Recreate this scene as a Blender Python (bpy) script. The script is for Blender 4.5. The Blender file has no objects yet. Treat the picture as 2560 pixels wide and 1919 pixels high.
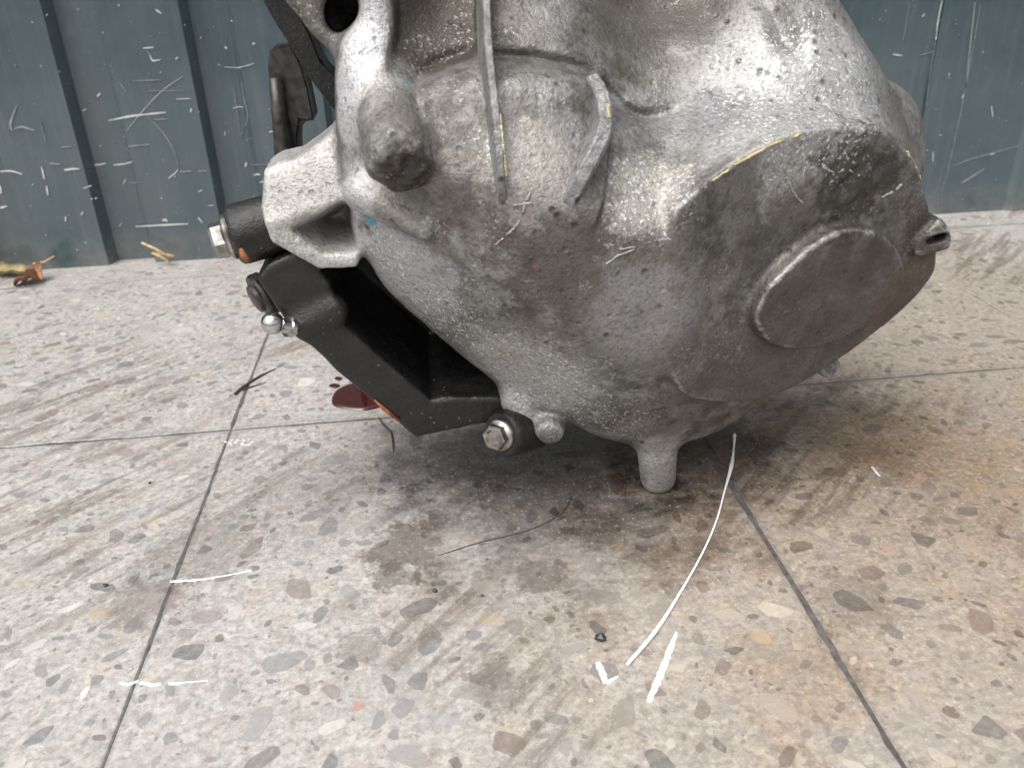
import bpy, bmesh, math, random
import numpy as np
from mathutils import Vector, Matrix
random.seed(7); RNG = np.random.default_rng(11)
scene = bpy.context.scene
COL = scene.collection

# ------------------------------------------------------------------ camera
IW, IH, FPX = 2560.0, 1919.0, 2080.0
PITCH, ROLL, YAW, CAMH = math.radians(27.2), math.radians(-1.96), math.radians(5.3), 0.26
fw = np.array([math.sin(YAW)*math.cos(PITCH), math.cos(YAW)*math.cos(PITCH), -math.sin(PITCH)])
rt0 = np.array([math.cos(YAW), -math.sin(YAW), 0.0]); up0 = np.cross(rt0, fw)
rt = rt0*math.cos(ROLL) + up0*math.sin(ROLL); up = -rt0*math.sin(ROLL) + up0*math.cos(ROLL)
cam_d = bpy.data.cameras.new('camera'); cam = bpy.data.objects.new('camera', cam_d); COL.objects.link(cam)
cam.matrix_world = Matrix(((rt[0], up[0], -fw[0], 0), (rt[1], up[1], -fw[1], 0), (rt[2], up[2], -fw[2], CAMH), (0, 0, 0, 1)))
cam_d.sensor_fit = 'HORIZONTAL'; cam_d.sensor_width = 36.0; cam_d.lens = 36.0*FPX/IW
cam_d.clip_start = 0.01; cam_d.clip_end = 100.0
cam_d.dof.use_dof = True; cam_d.dof.focus_distance = 0.40; cam_d.dof.aperture_fstop = 16.0
scene.camera = cam
scene.cycles.max_bounces = 4; scene.cycles.diffuse_bounces = 2; scene.cycles.glossy_bounces = 2

# ------------------------------------------------------------------ light
SUN_EL, SUN_AZ = math.radians(62), math.radians(225)      # azimuth clockwise from +Y: from the left, behind the camera
world = bpy.data.worlds.new('World'); scene.world = world; world.use_nodes = True
wn = world.node_tree; bg = wn.nodes['Background']
sky = wn.nodes.new('ShaderNodeTexSky'); sky.sky_type = 'NISHITA'; sky.sun_disc = False
sky.sun_elevation = SUN_EL; sky.sun_rotation = SUN_AZ
sky.air_density = 0.8; sky.dust_density = 6.0; sky.ozone_density = 1.0
hs = wn.nodes.new('ShaderNodeHueSaturation'); hs.inputs['Saturation'].default_value = 0.30      # thin overcast
wn.links.new(sky.outputs[0], hs.inputs['Color']); wn.links.new(hs.outputs[0], bg.inputs[0]); bg.inputs[1].default_value = 0.135
sl = bpy.data.lights.new('sun', 'SUN'); sl.energy = 1.0; sl.angle = math.radians(60); sl.color = (1.0, 0.95, 0.88)
so = bpy.data.objects.new('sun', sl); COL.objects.link(so)
sd = Vector((math.sin(SUN_AZ)*math.cos(SUN_EL), math.cos(SUN_AZ)*math.cos(SUN_EL), math.sin(SUN_EL)))
so.rotation_euler = sd.to_track_quat('Z', 'Y').to_euler(); so.location = sd*3
vs = scene.view_settings; vs.view_transform = 'Standard'; vs.look = 'None'; vs.gamma = 1.0
vs.exposure = 0.82; vs.use_curve_mapping = False

# ------------------------------------------------------------------ helpers
def ray(px, py):
    return rt*((px-IW/2)/FPX) - up*((py-IH/2)/FPX) + fw
def P(px, py, Y=None, Z=None):
    """point of the place that stands at depth Y (or height Z) where the photo shows (px, py)"""
    d = ray(px, py); t = Y/d[1] if Y is not None else (Z-CAMH)/d[2]
    return np.array([0, 0, CAMH]) + d*t
def G(px, py, z=0.0): return P(px, py, Z=z)

BASE = np.array([0.10, 0.40, 0.0])

def link(o, parent=None, loc=None):
    COL.objects.link(o)
    if parent is not None: o.parent = parent
    if loc is not None: o.location = loc
    return o
def tag(o, label, cat, group=None, kind=None):
    o['label'] = label
    if cat: o['category'] = cat
    if group: o['group'] = group
    if kind: o['kind'] = kind
    return o
def mesh_np(name, V, F, mat, smooth=True, normals=None):
    me = bpy.data.meshes.new(name)
    V = np.asarray(V, np.float32); F = np.asarray(F, np.int32); n = F.shape[1]
    me.vertices.add(len(V)); me.vertices.foreach_set('co', V.ravel())
    me.loops.add(F.size); me.loops.foreach_set('vertex_index', F.ravel())
    me.polygons.add(len(F)); me.polygons.foreach_set('loop_start', np.arange(0, F.size, n, dtype=np.int32))
    me.update(calc_edges=True); me.validate()
    me.polygons.foreach_set('use_smooth', np.full(len(me.polygons), smooth))
    if normals is not None and len(normals) == len(me.vertices):
        me.normals_split_custom_set_from_vertices(normals.tolist())
    if mat: me.materials.append(mat)
    return me
def mesh_bm(name, bm, mat, smooth=False):
    bmesh.ops.recalc_face_normals(bm, faces=bm.faces)
    me = bpy.data.meshes.new(name); bm.to_mesh(me); bm.free()
    if mat: me.materials.append(mat)
    if smooth: me.polygons.foreach_set('use_smooth', [True]*len(me.polygons))
    return me
def autosmooth(me, deg=35):
    me.polygons.foreach_set('use_smooth', [True]*len(me.polygons))
    me.set_sharp_from_angle(angle=math.radians(deg))
def catmull(pts, n=6, closed=True):
    p = np.asarray(pts, float); m = len(p); out = []
    rng = range(m) if closed else range(m-1)
    for i in rng:
        if closed: a, b, c, d = p[(i-1) % m], p[i], p[(i+1) % m], p[(i+2) % m]
        else: a, b, c, d = p[max(i-1, 0)], p[i], p[i+1], p[min(i+2, m-1)]
        for k in range(n):
            t = k/n
            out.append(0.5*((2*b)+(c-a)*t+(2*a-5*b+4*c-d)*t*t+(3*b-a-3*c+d)*t**3))
    if not closed: out.append(p[-1])
    return np.array(out)
def tube(name, pts, rad, mat, seg=7, taper=None):
    bm = bmesh.new(); rings = []; pts = [Vector(p) for p in pts]; m = len(pts)
    for i, p in enumerate(pts):
        t = (pts[min(i+1, m-1)]-pts[max(i-1, 0)]).normalized()
        a = t.cross(Vector((0, 0, 1)) if abs(t.z) < 0.9 else Vector((1, 0, 0))).normalized(); b = t.cross(a)
        r = rad[i] if hasattr(rad, '__len__') else rad
        rings.append([bm.verts.new(p+(a*math.cos(2*math.pi*k/seg)+b*math.sin(2*math.pi*k/seg))*r) for k in range(seg)])
    for i in range(m-1):
        for k in range(seg):
            bm.faces.new((rings[i][k], rings[i][(k+1) % seg], rings[i+1][(k+1) % seg], rings[i+1][k]))
    bm.faces.new(rings[0][::-1]); bm.faces.new(rings[-1])
    return mesh_bm(name, bm, mat, True)
def lathe(name, prof, mat, seg=40, origin=None, axis=None, deg=30, hexagon=None):
    """prof = [(distance along axis, radius)]; hexagon: set of profile indices drawn as hexagon rings"""
    bm = bmesh.new(); rings = []
    ax = Vector(axis).normalized(); a = ax.cross(Vector((0, 0, 1))).normalized(); b = ax.cross(a); o = Vector(origin)
    for i, (s, r) in enumerate(prof):
        ring = []
        for k in range(seg):
            th = 2*math.pi*k/seg; rr = r
            if hexagon and i in hexagon:
                q = (th % (math.pi/3))-math.pi/6; rr = r*math.cos(math.pi/6)/math.cos(q)
            ring.append(bm.verts.new(o+ax*s+(a*math.cos(th)+b*math.sin(th))*max(rr, 1e-5)))
        rings.append(ring)
    for i in range(len(rings)-1):
        for k in range(seg):
            bm.faces.new((rings[i][k], rings[i][(k+1) % seg], rings[i+1][(k+1) % seg], rings[i+1][k]))
    bm.faces.new(rings[0][::-1]); bm.faces.new(rings[-1])
    me = mesh_bm(name, bm, mat); autosmooth(me, deg); return me

# ---- signed distance modelling
def poly2d(XX, ZZ, pts):
    pts = np.asarray(pts); d = np.full(XX.shape, 1e9, np.float32); s = np.ones(XX.shape, np.float32); n = len(pts)
    for i in range(n):
        ax, az = pts[i]; bx, bz = pts[i-1]
        ex, ez = bx-ax, bz-az; wx, wz = XX-ax, ZZ-az
        t = np.clip((wx*ex+wz*ez)/(ex*ex+ez*ez+1e-12), 0, 1)
        d = np.minimum(d, (wx-ex*t)**2+(wz-ez*t)**2)
        c = ((az > ZZ) != (bz > ZZ)) & (XX < (bx-ax)*(ZZ-az)/((bz-az)+1e-12)+ax)
        s = np.where(c, -s, s)
    return (s*np.sqrt(d)).astype(np.float32)
def smin(a, b, k):
    h = np.maximum(k-np.abs(a-b), 0)/k
    return np.minimum(a, b)-h*h*k*0.25
def smax(a, b, k): return -smin(-a, -b, k)
def capsule(X, Y, Z, a, b, ra, rb=None):
    rb = ra if rb is None else rb
    ab = b-a; L = float(ab@ab)
    t = np.clip(((X-a[0])*ab[0]+(Y-a[1])*ab[1]+(Z-a[2])*ab[2])/L, 0, 1)
    return np.sqrt((X-a[0]-ab[0]*t)**2+(Y-a[1]-ab[1]*t)**2+(Z-a[2]-ab[2]*t)**2)-(ra+(rb-ra)*t)
def cyl(X, Y, Z, a, b, r, k=0.002, ra=None):
    ab = b-a; L = math.sqrt(float(ab@ab)); u = ab/L
    t = (X-a[0])*u[0]+(Y-a[1])*u[1]+(Z-a[2])*u[2]
    q = np.sqrt(np.maximum((X-a[0])**2+(Y-a[1])**2+(Z-a[2])**2-t*t, 0))
    rr = r if ra is None else r+(ra-r)*(t/L)
    return smax(q-rr, np.abs(t-L/2)-L/2, k)
def grid(lo, hi, vox):
    ax = [np.arange(lo[i], hi[i]+vox, vox, dtype=np.float32) for i in range(3)]
    return ax, ax[0][:, None, None], ax[1][None, :, None], ax[2][None, None, :]
def surface_nets(v, ax, vox):
    nx, ny, nz = v.shape; ins = v < 0
    c = np.zeros((nx-1, ny-1, nz-1), np.uint8)
    for i in (0, 1):
        for j in (0, 1):
            for k in (0, 1): c += ins[i:nx-1+i, j:ny-1+j, k:nz-1+k]
    act = np.argwhere((c > 0) & (c < 8)); del c
    idx = np.full((nx-1, ny-1, nz-1), -1, np.int32); idx[tuple(act.T)] = np.arange(len(act))
    acc = np.zeros((len(act), 3)); cnt = np.zeros(len(act))
    cor = [(i, j, k) for i in (0, 1) for j in (0, 1) for k in (0, 1)]
    val = {q: v[act[:, 0]+q[0], act[:, 1]+q[1], act[:, 2]+q[2]] for q in cor}
    for q in cor:
        for d in range(3):
            if q[d]: continue
            q2 = tuple(q[e]+(e == d) for e in range(3)); a, b = val[q], val[q2]; m = (a < 0) != (b < 0)
            t = np.where(m, a/np.where(m, a-b, 1), 0)
            for e in range(3): acc[:, e] += np.where(m, q[e]+(t if e == d else 0), 0)
            cnt += m
    V = (act+acc/cnt[:, None])*vox+np.array([ax[0][0], ax[1][0], ax[2][0]])
    F = []
    for d in range(3):
        e, f = (d+1) % 3, (d+2) % 3
        sl0 = [slice(None)]*3; sl1 = [slice(None)]*3
        sl0[d] = slice(0, v.shape[d]-1); sl1[d] = slice(1, v.shape[d])
        for g in (e, f): sl0[g] = slice(1, v.shape[g]-1); sl1[g] = slice(1, v.shape[g]-1)
        a = ins[tuple(sl0)]; b = ins[tuple(sl1)]
        pos = np.argwhere(a != b)
        flip = a[tuple(pos.T)]
        p = pos.copy(); p[:, e] += 1; p[:, f] += 1
        def cell(de, df):
            q = p.copy(); q[:, e] -= de; q[:, f] -= df
            return idx[q[:, 0], q[:, 1], q[:, 2]]
        quad = np.stack([cell(1, 1), cell(0, 1), cell(0, 0), cell(1, 0)], 1)
        quad[~flip] = quad[~flip][:, ::-1]
        F.append(quad)
    F = np.concatenate(F); F = F[(F >= 0).all(1)]
    return V, F
def vnormals(V, F):
    n = np.cross(V[F[:, 2]]-V[F[:, 0]], V[F[:, 3]]-V[F[:, 1]])
    N = sum(np.stack([np.bincount(F[:, k], n[:, c], len(V)) for c in range(3)], 1) for k in range(4))
    return N/np.maximum(np.linalg.norm(N, axis=1, keepdims=True), 1e-12)
_perm = RNG.random((64, 64, 64)).astype(np.float32)
def vnoise(p, s):
    q = p*s; i = np.floor(q).astype(int); f = q-i; f = f*f*(3-2*f); r = 0
    for a in (0, 1):
        for b in (0, 1):
            for c in (0, 1):
                w = (f[:, 0] if a else 1-f[:, 0])*(f[:, 1] if b else 1-f[:, 1])*(f[:, 2] if c else 1-f[:, 2])
                r = r+w*_perm[(i[:, 0]+a) % 64, (i[:, 1]+b) % 64, (i[:, 2]+c) % 64]
    return r-0.5
def sub(V, F, keep, N):
    FF = F[keep]; u, inv = np.unique(FF, return_inverse=True)
    return V[u], inv.reshape(FF.shape), N[u]

# ---- node helper
class NT:
    def __init__(s, name):
        s.m = bpy.data.materials.new(name); s.m.use_nodes = True; s.t = s.m.node_tree
        s.b = s.t.nodes['Principled BSDF']; s.out = s.t.nodes['Material Output']
    def n(s, typ, **k):
        o = s.t.nodes.new('ShaderNode'+typ)
        for a, b in k.items(): setattr(o, a, b)
        return o
    def put(s, sock, v):
        if isinstance(v, bpy.types.NodeSocket): s.t.links.new(v, sock)
        elif isinstance(v, (tuple, list, np.ndarray)):
            v = tuple(float(x) for x in v)
            sock.default_value = (v+(1.0,))[:len(sock.default_value)] if len(v) == 3 else v
        else: sock.default_value = v
    def coord(s, kind='Object'): return s.n('TexCoord').outputs[kind]
    def noise(s, co, scale, detail=4, rough=0.55, dist=0.0):
        o = s.n('TexNoise'); s.put(o.inputs['Vector'], co); s.put(o.inputs['Scale'], scale)
        s.put(o.inputs['Detail'], detail); s.put(o.inputs['Roughness'], rough); s.put(o.inputs['Distortion'], dist)
        return o.outputs['Fac']
    def voro(s, co, scale, out='Distance', feature='F1'):
        o = s.n('TexVoronoi', feature=feature); s.put(o.inputs['Vector'], co); s.put(o.inputs['Scale'], scale); return o.outputs[out]
    def map(s, v, a, b, c=0.0, d=1.0, smooth=False):
        o = s.n('MapRange'); o.interpolation_type = 'SMOOTHSTEP' if smooth else 'LINEAR'
        for i, x in enumerate((v, a, b, c, d)): s.put(o.inputs[i], x)
        return o.outputs[0]
    def math(s, op, a, b=0.0, clamp=False):
        o = s.n('Math', operation=op, use_clamp=clamp); s.put(o.inputs[0], a); s.put(o.inputs[1], b); return o.outputs[0]
    def vec(s, op, a, b=(0, 0, 0), out=0):
        o = s.n('VectorMath', operation=op); s.put(o.inputs[0], a); s.put(o.inputs[1], b); return o.outputs[out]
    def mapping(s, co, loc=(0, 0, 0), rot=(0, 0, 0), sc=(1, 1, 1)):
        o = s.n('Mapping'); s.put(o.inputs[0], co); s.put(o.inputs[1], loc); s.put(o.inputs[2], rot); s.put(o.inputs[3], sc); return o.outputs[0]
    def mix(s, f, a, b, mode='MIX'):
        o = s.n('Mix', data_type='RGBA', blend_type=mode); s.put(o.inputs['Factor'], f)
        s.put(o.inputs[6], a); s.put(o.inputs[7], b); return o.outputs[2]
    def bump(s, h, strength, dist):
        o = s.n('Bump'); s.put(o.inputs['Height'], h); s.put(o.inputs['Strength'], strength); s.put(o.inputs['Distance'], dist)
        return o
    def blob(s, co, c, r, nz, wob=0.6, soft=0.35):
        """0..1 inside a ragged patch about point c"""
        d = s.vec('DISTANCE', co, tuple(float(x) for x in c), out=1)
        d = s.math('ADD', s.math('DIVIDE', d, r), s.math('MULTIPLY', s.math('SUBTRACT', nz, 0.5), wob*2))
        return s.map(d, 1.0-soft, 1.0+soft*0.4, 1.0, 0.0, True)
    def set(s, **k):
        for a, b in k.items(): s.put(s.b.inputs[a.replace('_', ' ')], b)
        return s.m

# ------------------------------------------------------------------ materials
def simple(name, col, metal=0.0, rough=0.5, var=0.25, scale=300, bump=0.15, bd=0.0003, **k):
    t = NT(name); co = t.coord(); nz = t.noise(co, scale, 5)
    c = t.mix(t.map(nz, 0.3, 0.7), tuple(x*(1-var) for x in col), tuple(min(1, x*(1+var)) for x in col))
    t.set(Base_Color=c, Metallic=metal, Roughness=t.map(nz, 0.3, 0.7, rough*0.85, min(1, rough*1.15)), **k)
    t.put(t.b.inputs['Normal'], t.bump(nz, bump, bd).outputs[0]); return t.m

def rel(px, py, Y): return P(px, py, Y)-BASE

def make_alu(name, light=(0.275, 0.273, 0.268), dark=(0.095, 0.091, 0.085), grime=0.6, patches=(), yellow=()):
    t = NT(name); co = t.coord()
    tone = t.n('Attribute', attribute_name='tone').outputs['Fac']; edge = t.n('Attribute', attribute_name='edge').outputs['Fac']
    big = t.noise(co, 14, 4, 0.62, 0.4); mid = t.noise(co, 70, 4, 0.74); fine = t.noise(co, 520, 3, 0.7)
    c = t.mix(t.map(mid, 0.38, 0.62), dark, light)
    c = t.mix(t.map(tone, -1.0, 0.0, 0.92, 0.0), c, t.mix(t.map(mid, 0.38, 0.62), (0.42, 0.415, 0.405), (0.66, 0.655, 0.645)))
    c = t.mix(t.map(tone, 0.0, 1.0, 0.0, 0.94), c, t.mix(t.map(mid, 0.4, 0.62), (0.045, 0.040, 0.035), (0.118, 0.110, 0.100)))
    gm = t.map(big, 0.40, 0.66, 0.0, grime, True)
    c = t.mix(t.math('MULTIPLY', gm, t.map(mid, 0.3, 0.6, 0.4, 1.0)), c, (0.110, 0.093, 0.075))
    for (cc, r, col, st, wob) in patches:
        c = t.mix(t.math('MULTIPLY', t.blob(co, cc, r, mid, wob), st), c, col)
    c = t.mix(t.map(fine, 0.50, 0.36, 0.0, 0.42), c, (0.035, 0.04, 0.036))
    pv = t.voro(co, 140); nz2 = t.noise(co, 42, 3, 0.7)
    pit = t.math('MULTIPLY', t.map(pv, 0.10, 0.30, 1, 0, True), t.math('MAXIMUM', t.map(nz2, 0.53, 0.64), t.math('MULTIPLY', t.blob(co, rel(2060, 170, .345), 0.045, mid, 0.8), 0.8)))
    c = t.mix(t.math('MULTIPLY', pit, 0.8), c, (0.03, 0.026, 0.023))
    # worn bright grain and worn edges
    sv = t.noise(co, 700, 2, 0.6)
    smask = t.math('MULTIPLY', t.map(nz2, 0.50, 0.36, 0.0, 0.42, True), t.map(tone, 0.2, 0.9, 1.0, 0.25))
    for cc_, r_ in ((rel(1620, 500, .318), 0.02), (rel(2000, 230, .34), 0.04), (rel(1310, 950, .337), 0.034), (rel(1080, 800, .345), 0.028), (rel(1520, 1060, .345), 0.026), (rel(960, 660, .346), 0.018)):
        smask = t.math('MAXIMUM', smask, t.math('MULTIPLY', t.blob(co, cc_, r_, mid, 0.8), 0.95))
    sp = t.math('MULTIPLY', t.map(sv, 0.55, 0.69, 0, 1, True), smask)
    ew = t.math('MULTIPLY', t.map(edge, 0.25, 0.9, 0, 1, True), t.map(mid, 0.44, 0.58, 0.05, 0.9))
    yl = None
    for (cc, r) in yellow:
        q = t.math('MULTIPLY', t.blob(co, cc, r, fine, 0.3), t.map(edge, 0.35, 0.8))
        yl = q if yl is None else t.math('MAXIMUM', yl, q)
    c = t.mix(t.math('MAXIMUM', t.math('MULTIPLY', sp, 0.9), t.math('MULTIPLY', ew, 0.6)), c, (0.74, 0.735, 0.725))
    if yl is not None: c = t.mix(t.math('MULTIPLY', yl, t.map(mid, 0.42, 0.56, 0, 0.75)), c, (0.40, 0.345, 0.17))
    t.set(Base_Color=c, Metallic=0.38, Roughness=t.math('SUBTRACT', t.map(mid, 0.3, 0.7, 0.60, 0.40), t.math('MULTIPLY', sp, 0.16)))
    h = t.math('ADD', t.math('MULTIPLY', fine, 0.55), t.math('ADD', t.math('MULTIPLY', sv, 0.30), t.math('MULTIPLY', mid, 0.45)))
    h = t.math('SUBTRACT', h, t.math('MULTIPLY', t.map(pv, 0.05, 0.22, 1, 0, True), 0.35))
    t.put(t.b.inputs['Normal'], t.bump(h, 0.85, 0.0013).outputs[0])
    return t.m

GRIME_SHADE = (0.075, 0.064, 0.053)
PATCH = [
    (rel(1430, 590, .311), 0.040, GRIME_SHADE, 0.60, 0.9),  # dirt below the crease, with the belly's shade put into the colour
    (rel(1200, 520, .315), 0.020, (0.10, 0.075, 0.06), 0.5, 0.9),
    (rel(1100, 60, .372), 0.026, (0.062, 0.053, 0.042), 0.85, 0.35),  # recessed panel, here and next line: its shade put into the colour
    (rel(1170, 10, .372), 0.026, (0.062, 0.053, 0.042), 0.75, 0.4),
    (rel(935, 30, .352), 0.0125, (0.52, 0.52, 0.535), 0.8, 0.35), (rel(905, 110, .35), 0.0125, (0.52, 0.52, 0.535), 0.8, 0.35),  # left strip, here and next line: side light painted as pale patches
    (rel(880, 200, .348), 0.0125, (0.52, 0.52, 0.535), 0.8, 0.35), (rel(880, 300, .347), 0.012, (0.54, 0.54, 0.555), 0.8, 0.35),
    (rel(965, 255, .345), 0.0115, (0.46, 0.43, 0.38), 0.75, 0.4),
    (rel(1640, 20, .38), 0.042, (0.085, 0.078, 0.062), 0.70, 0.6),  # top hollow: its shade put into the colour
    (rel(1610, 790, .309), 0.026, (0.36, 0.36, 0.375), 0.40, 1.2),
    (rel(980, 690, .345), 0.032, (0.50, 0.50, 0.52), 0.60, 0.9), (rel(900, 480, .346), 0.016, (0.50, 0.50, 0.52), 0.6, 0.7),  # left belly edge paled, light from the left put into the colour
    (rel(1310, 960, .337), 0.034, (0.50, 0.50, 0.50), 0.60, 0.9),
    (rel(1260, 905, .335), 0.008, (0.30, 0.17, 0.06), 0.50, 1.1),
    (rel(1340, 670, .311), 0.0013, (0.30, 0.11, 0.04), 0.8, 1.0),
    (rel(925, 540, .345), 0.0048, (0.05, 0.30, 0.38), 0.85, 0.8),
    (rel(1630, 585, .315), 0.0042, (0.60, 0.59, 0.53), 0.85, 0.5),
    (rel(1610, 500, .320), 0.018, (0.52, 0.50, 0.45), 0.5, 1.3),
    (rel(1330, 440, .319), 0.020, (0.48, 0.465, 0.42), 0.45, 1.3),
    (rel(1990, 210, .340), 0.050, (0.46, 0.46, 0.46), 0.55, 0.9),
    (rel(1022, 452, .311), 0.0130, (0.038, 0.032, 0.028), 0.92, 0.6),
    (rel(1000, 235, .345), 0.0070, (0.20, 0.36, 0.38), 0.5, 0.7),
    (rel(2140, 460, .328), 0.024, (0.035, 0.030, 0.026), 0.85, 1.3), (rel(2325, 590, .345), 0.016, (0.05, 0.045, 0.04), 0.8, 0.4),
    (rel(2220, 800, .345), 0.030, (0.11, 0.075, 0.055), 0.55, 0.9),
    (rel(1965, 30, .358), 0.014, (0.07, 0.065, 0.06), 0.7, 1.0), (rel(1780, 300, .345), 0.016, (0.16, 0.16, 0.175), 0.6, 1.0),
    (rel(2000, 850, .335), 0.060, (0.085, 0.076, 0.066), 0.55, 0.8), (rel(2280, 740, .355), 0.03, (0.10, 0.065, 0.045), 0.6, 0.8),
    (rel(1860, 800, .318), 0.0040, (0.50, 0.38, 0.31), 0.9, 0.8),
]
YEL = [(rel(1850, 400, .32), 0.013), (rel(1930, 358, .32), 0.011), (rel(2285, 430, .335), 0.014)]
M_ALU = make_alu('cast_aluminium', patches=PATCH, yellow=YEL)
M_RIB = make_alu('cast_aluminium_rib', light=(0.29, 0.29, 0.30), dark=(0.16, 0.158, 0.158), grime=0.35)
def black_mat():
    t = NT('black_painted_iron'); co = t.coord(); nz = t.noise(co, 420, 4, 0.65); mid = t.noise(co, 60, 4, 0.7)
    c = t.mix(t.map(nz, 0.3, 0.7), (0.005, 0.005, 0.0052), (0.011, 0.0107, 0.0106))
    c = t.mix(t.map(mid, 0.50, 0.72, 0, 0.5), c, (0.021, 0.019, 0.017))                      # dry dust film
    sp = t.math('MULTIPLY', t.map(t.voro(co, 230), 0.07, 0.13, 1, 0), t.map(t.noise(co, 45, 2), 0.46, 0.58))
    c = t.mix(t.math('MULTIPLY', sp, 0.6), c, (0.22, 0.19, 0.15))
    t.set(Base_Color=c, Roughness=t.map(mid, 0.35, 0.7, 0.28, 0.6)); t.put(t.b.inputs['Normal'], t.bump(nz, 0.7, 0.0008).outputs[0]); return t.m
M_BLACK = black_mat()
M_GUNMETAL = simple('oily_dark_steel', (0.055, 0.052, 0.05), 0.6, 0.42, 0.5, 260, 0.4, 0.0005)
M_STEEL = simple('zinc_steel', (0.32, 0.305, 0.285), 1.0, 0.36, 0.55, 180, 0.35, 0.0004)
M_CHROME = simple('bright_steel', (0.52, 0.52, 0.51), 1.0, 0.16, 0.06, 200, 0.03, 0.0001)
M_RUST = simple('orange_rust', (0.25, 0.085, 0.03), 0.0, 0.8, 0.5, 500, 0.4, 0.0005)
M_YELLOW = simple('yellow_paint_trace', (0.44, 0.39, 0.22), 0.0, 0.6, 0.4, 700, 0.3, 0.0003)
M_WHITE = simple('white_paint', (0.66, 0.66, 0.645), 0.0, 0.8, 0.18, 700, 0.3, 0.0003)
M_STRAW = simple('dry_straw', (0.50, 0.36, 0.20), 0.0, 0.7, 0.3, 300, 0.3, 0.0003)
M_TWIG = simple('dark_dry_stem', (0.045, 0.037, 0.03), 0.0, 0.7, 0.4, 300, 0.3, 0.0003)
M_LEAF = simple('yellow_green_leaf', (0.24, 0.19, 0.09), 0.0, 0.55, 0.5, 90, 0.3, 0.0005)
M_LEAFB = simple('brown_leaf', (0.22, 0.10, 0.05), 0.0, 0.6, 0.5, 110, 0.4, 0.0008)
M_GRIT = simple('black_grit', (0.03, 0.03, 0.032), 0.0, 0.35, 0.3, 400, 0.4, 0.0005)

M_THREAD = simple('white_thread', (0.88, 0.88, 0.86), 0.0, 0.85, 0.08, 900, 0.6, 0.0005)
def oil_mat():
    t = NT('dark_red_oil'); t.set(Base_Color=(0.045, 0.006, 0.004), Roughness=0.03, IOR=1.47, Coat_Weight=0.6, Coat_Roughness=0.02); return t.m
M_OIL = oil_mat()

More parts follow.
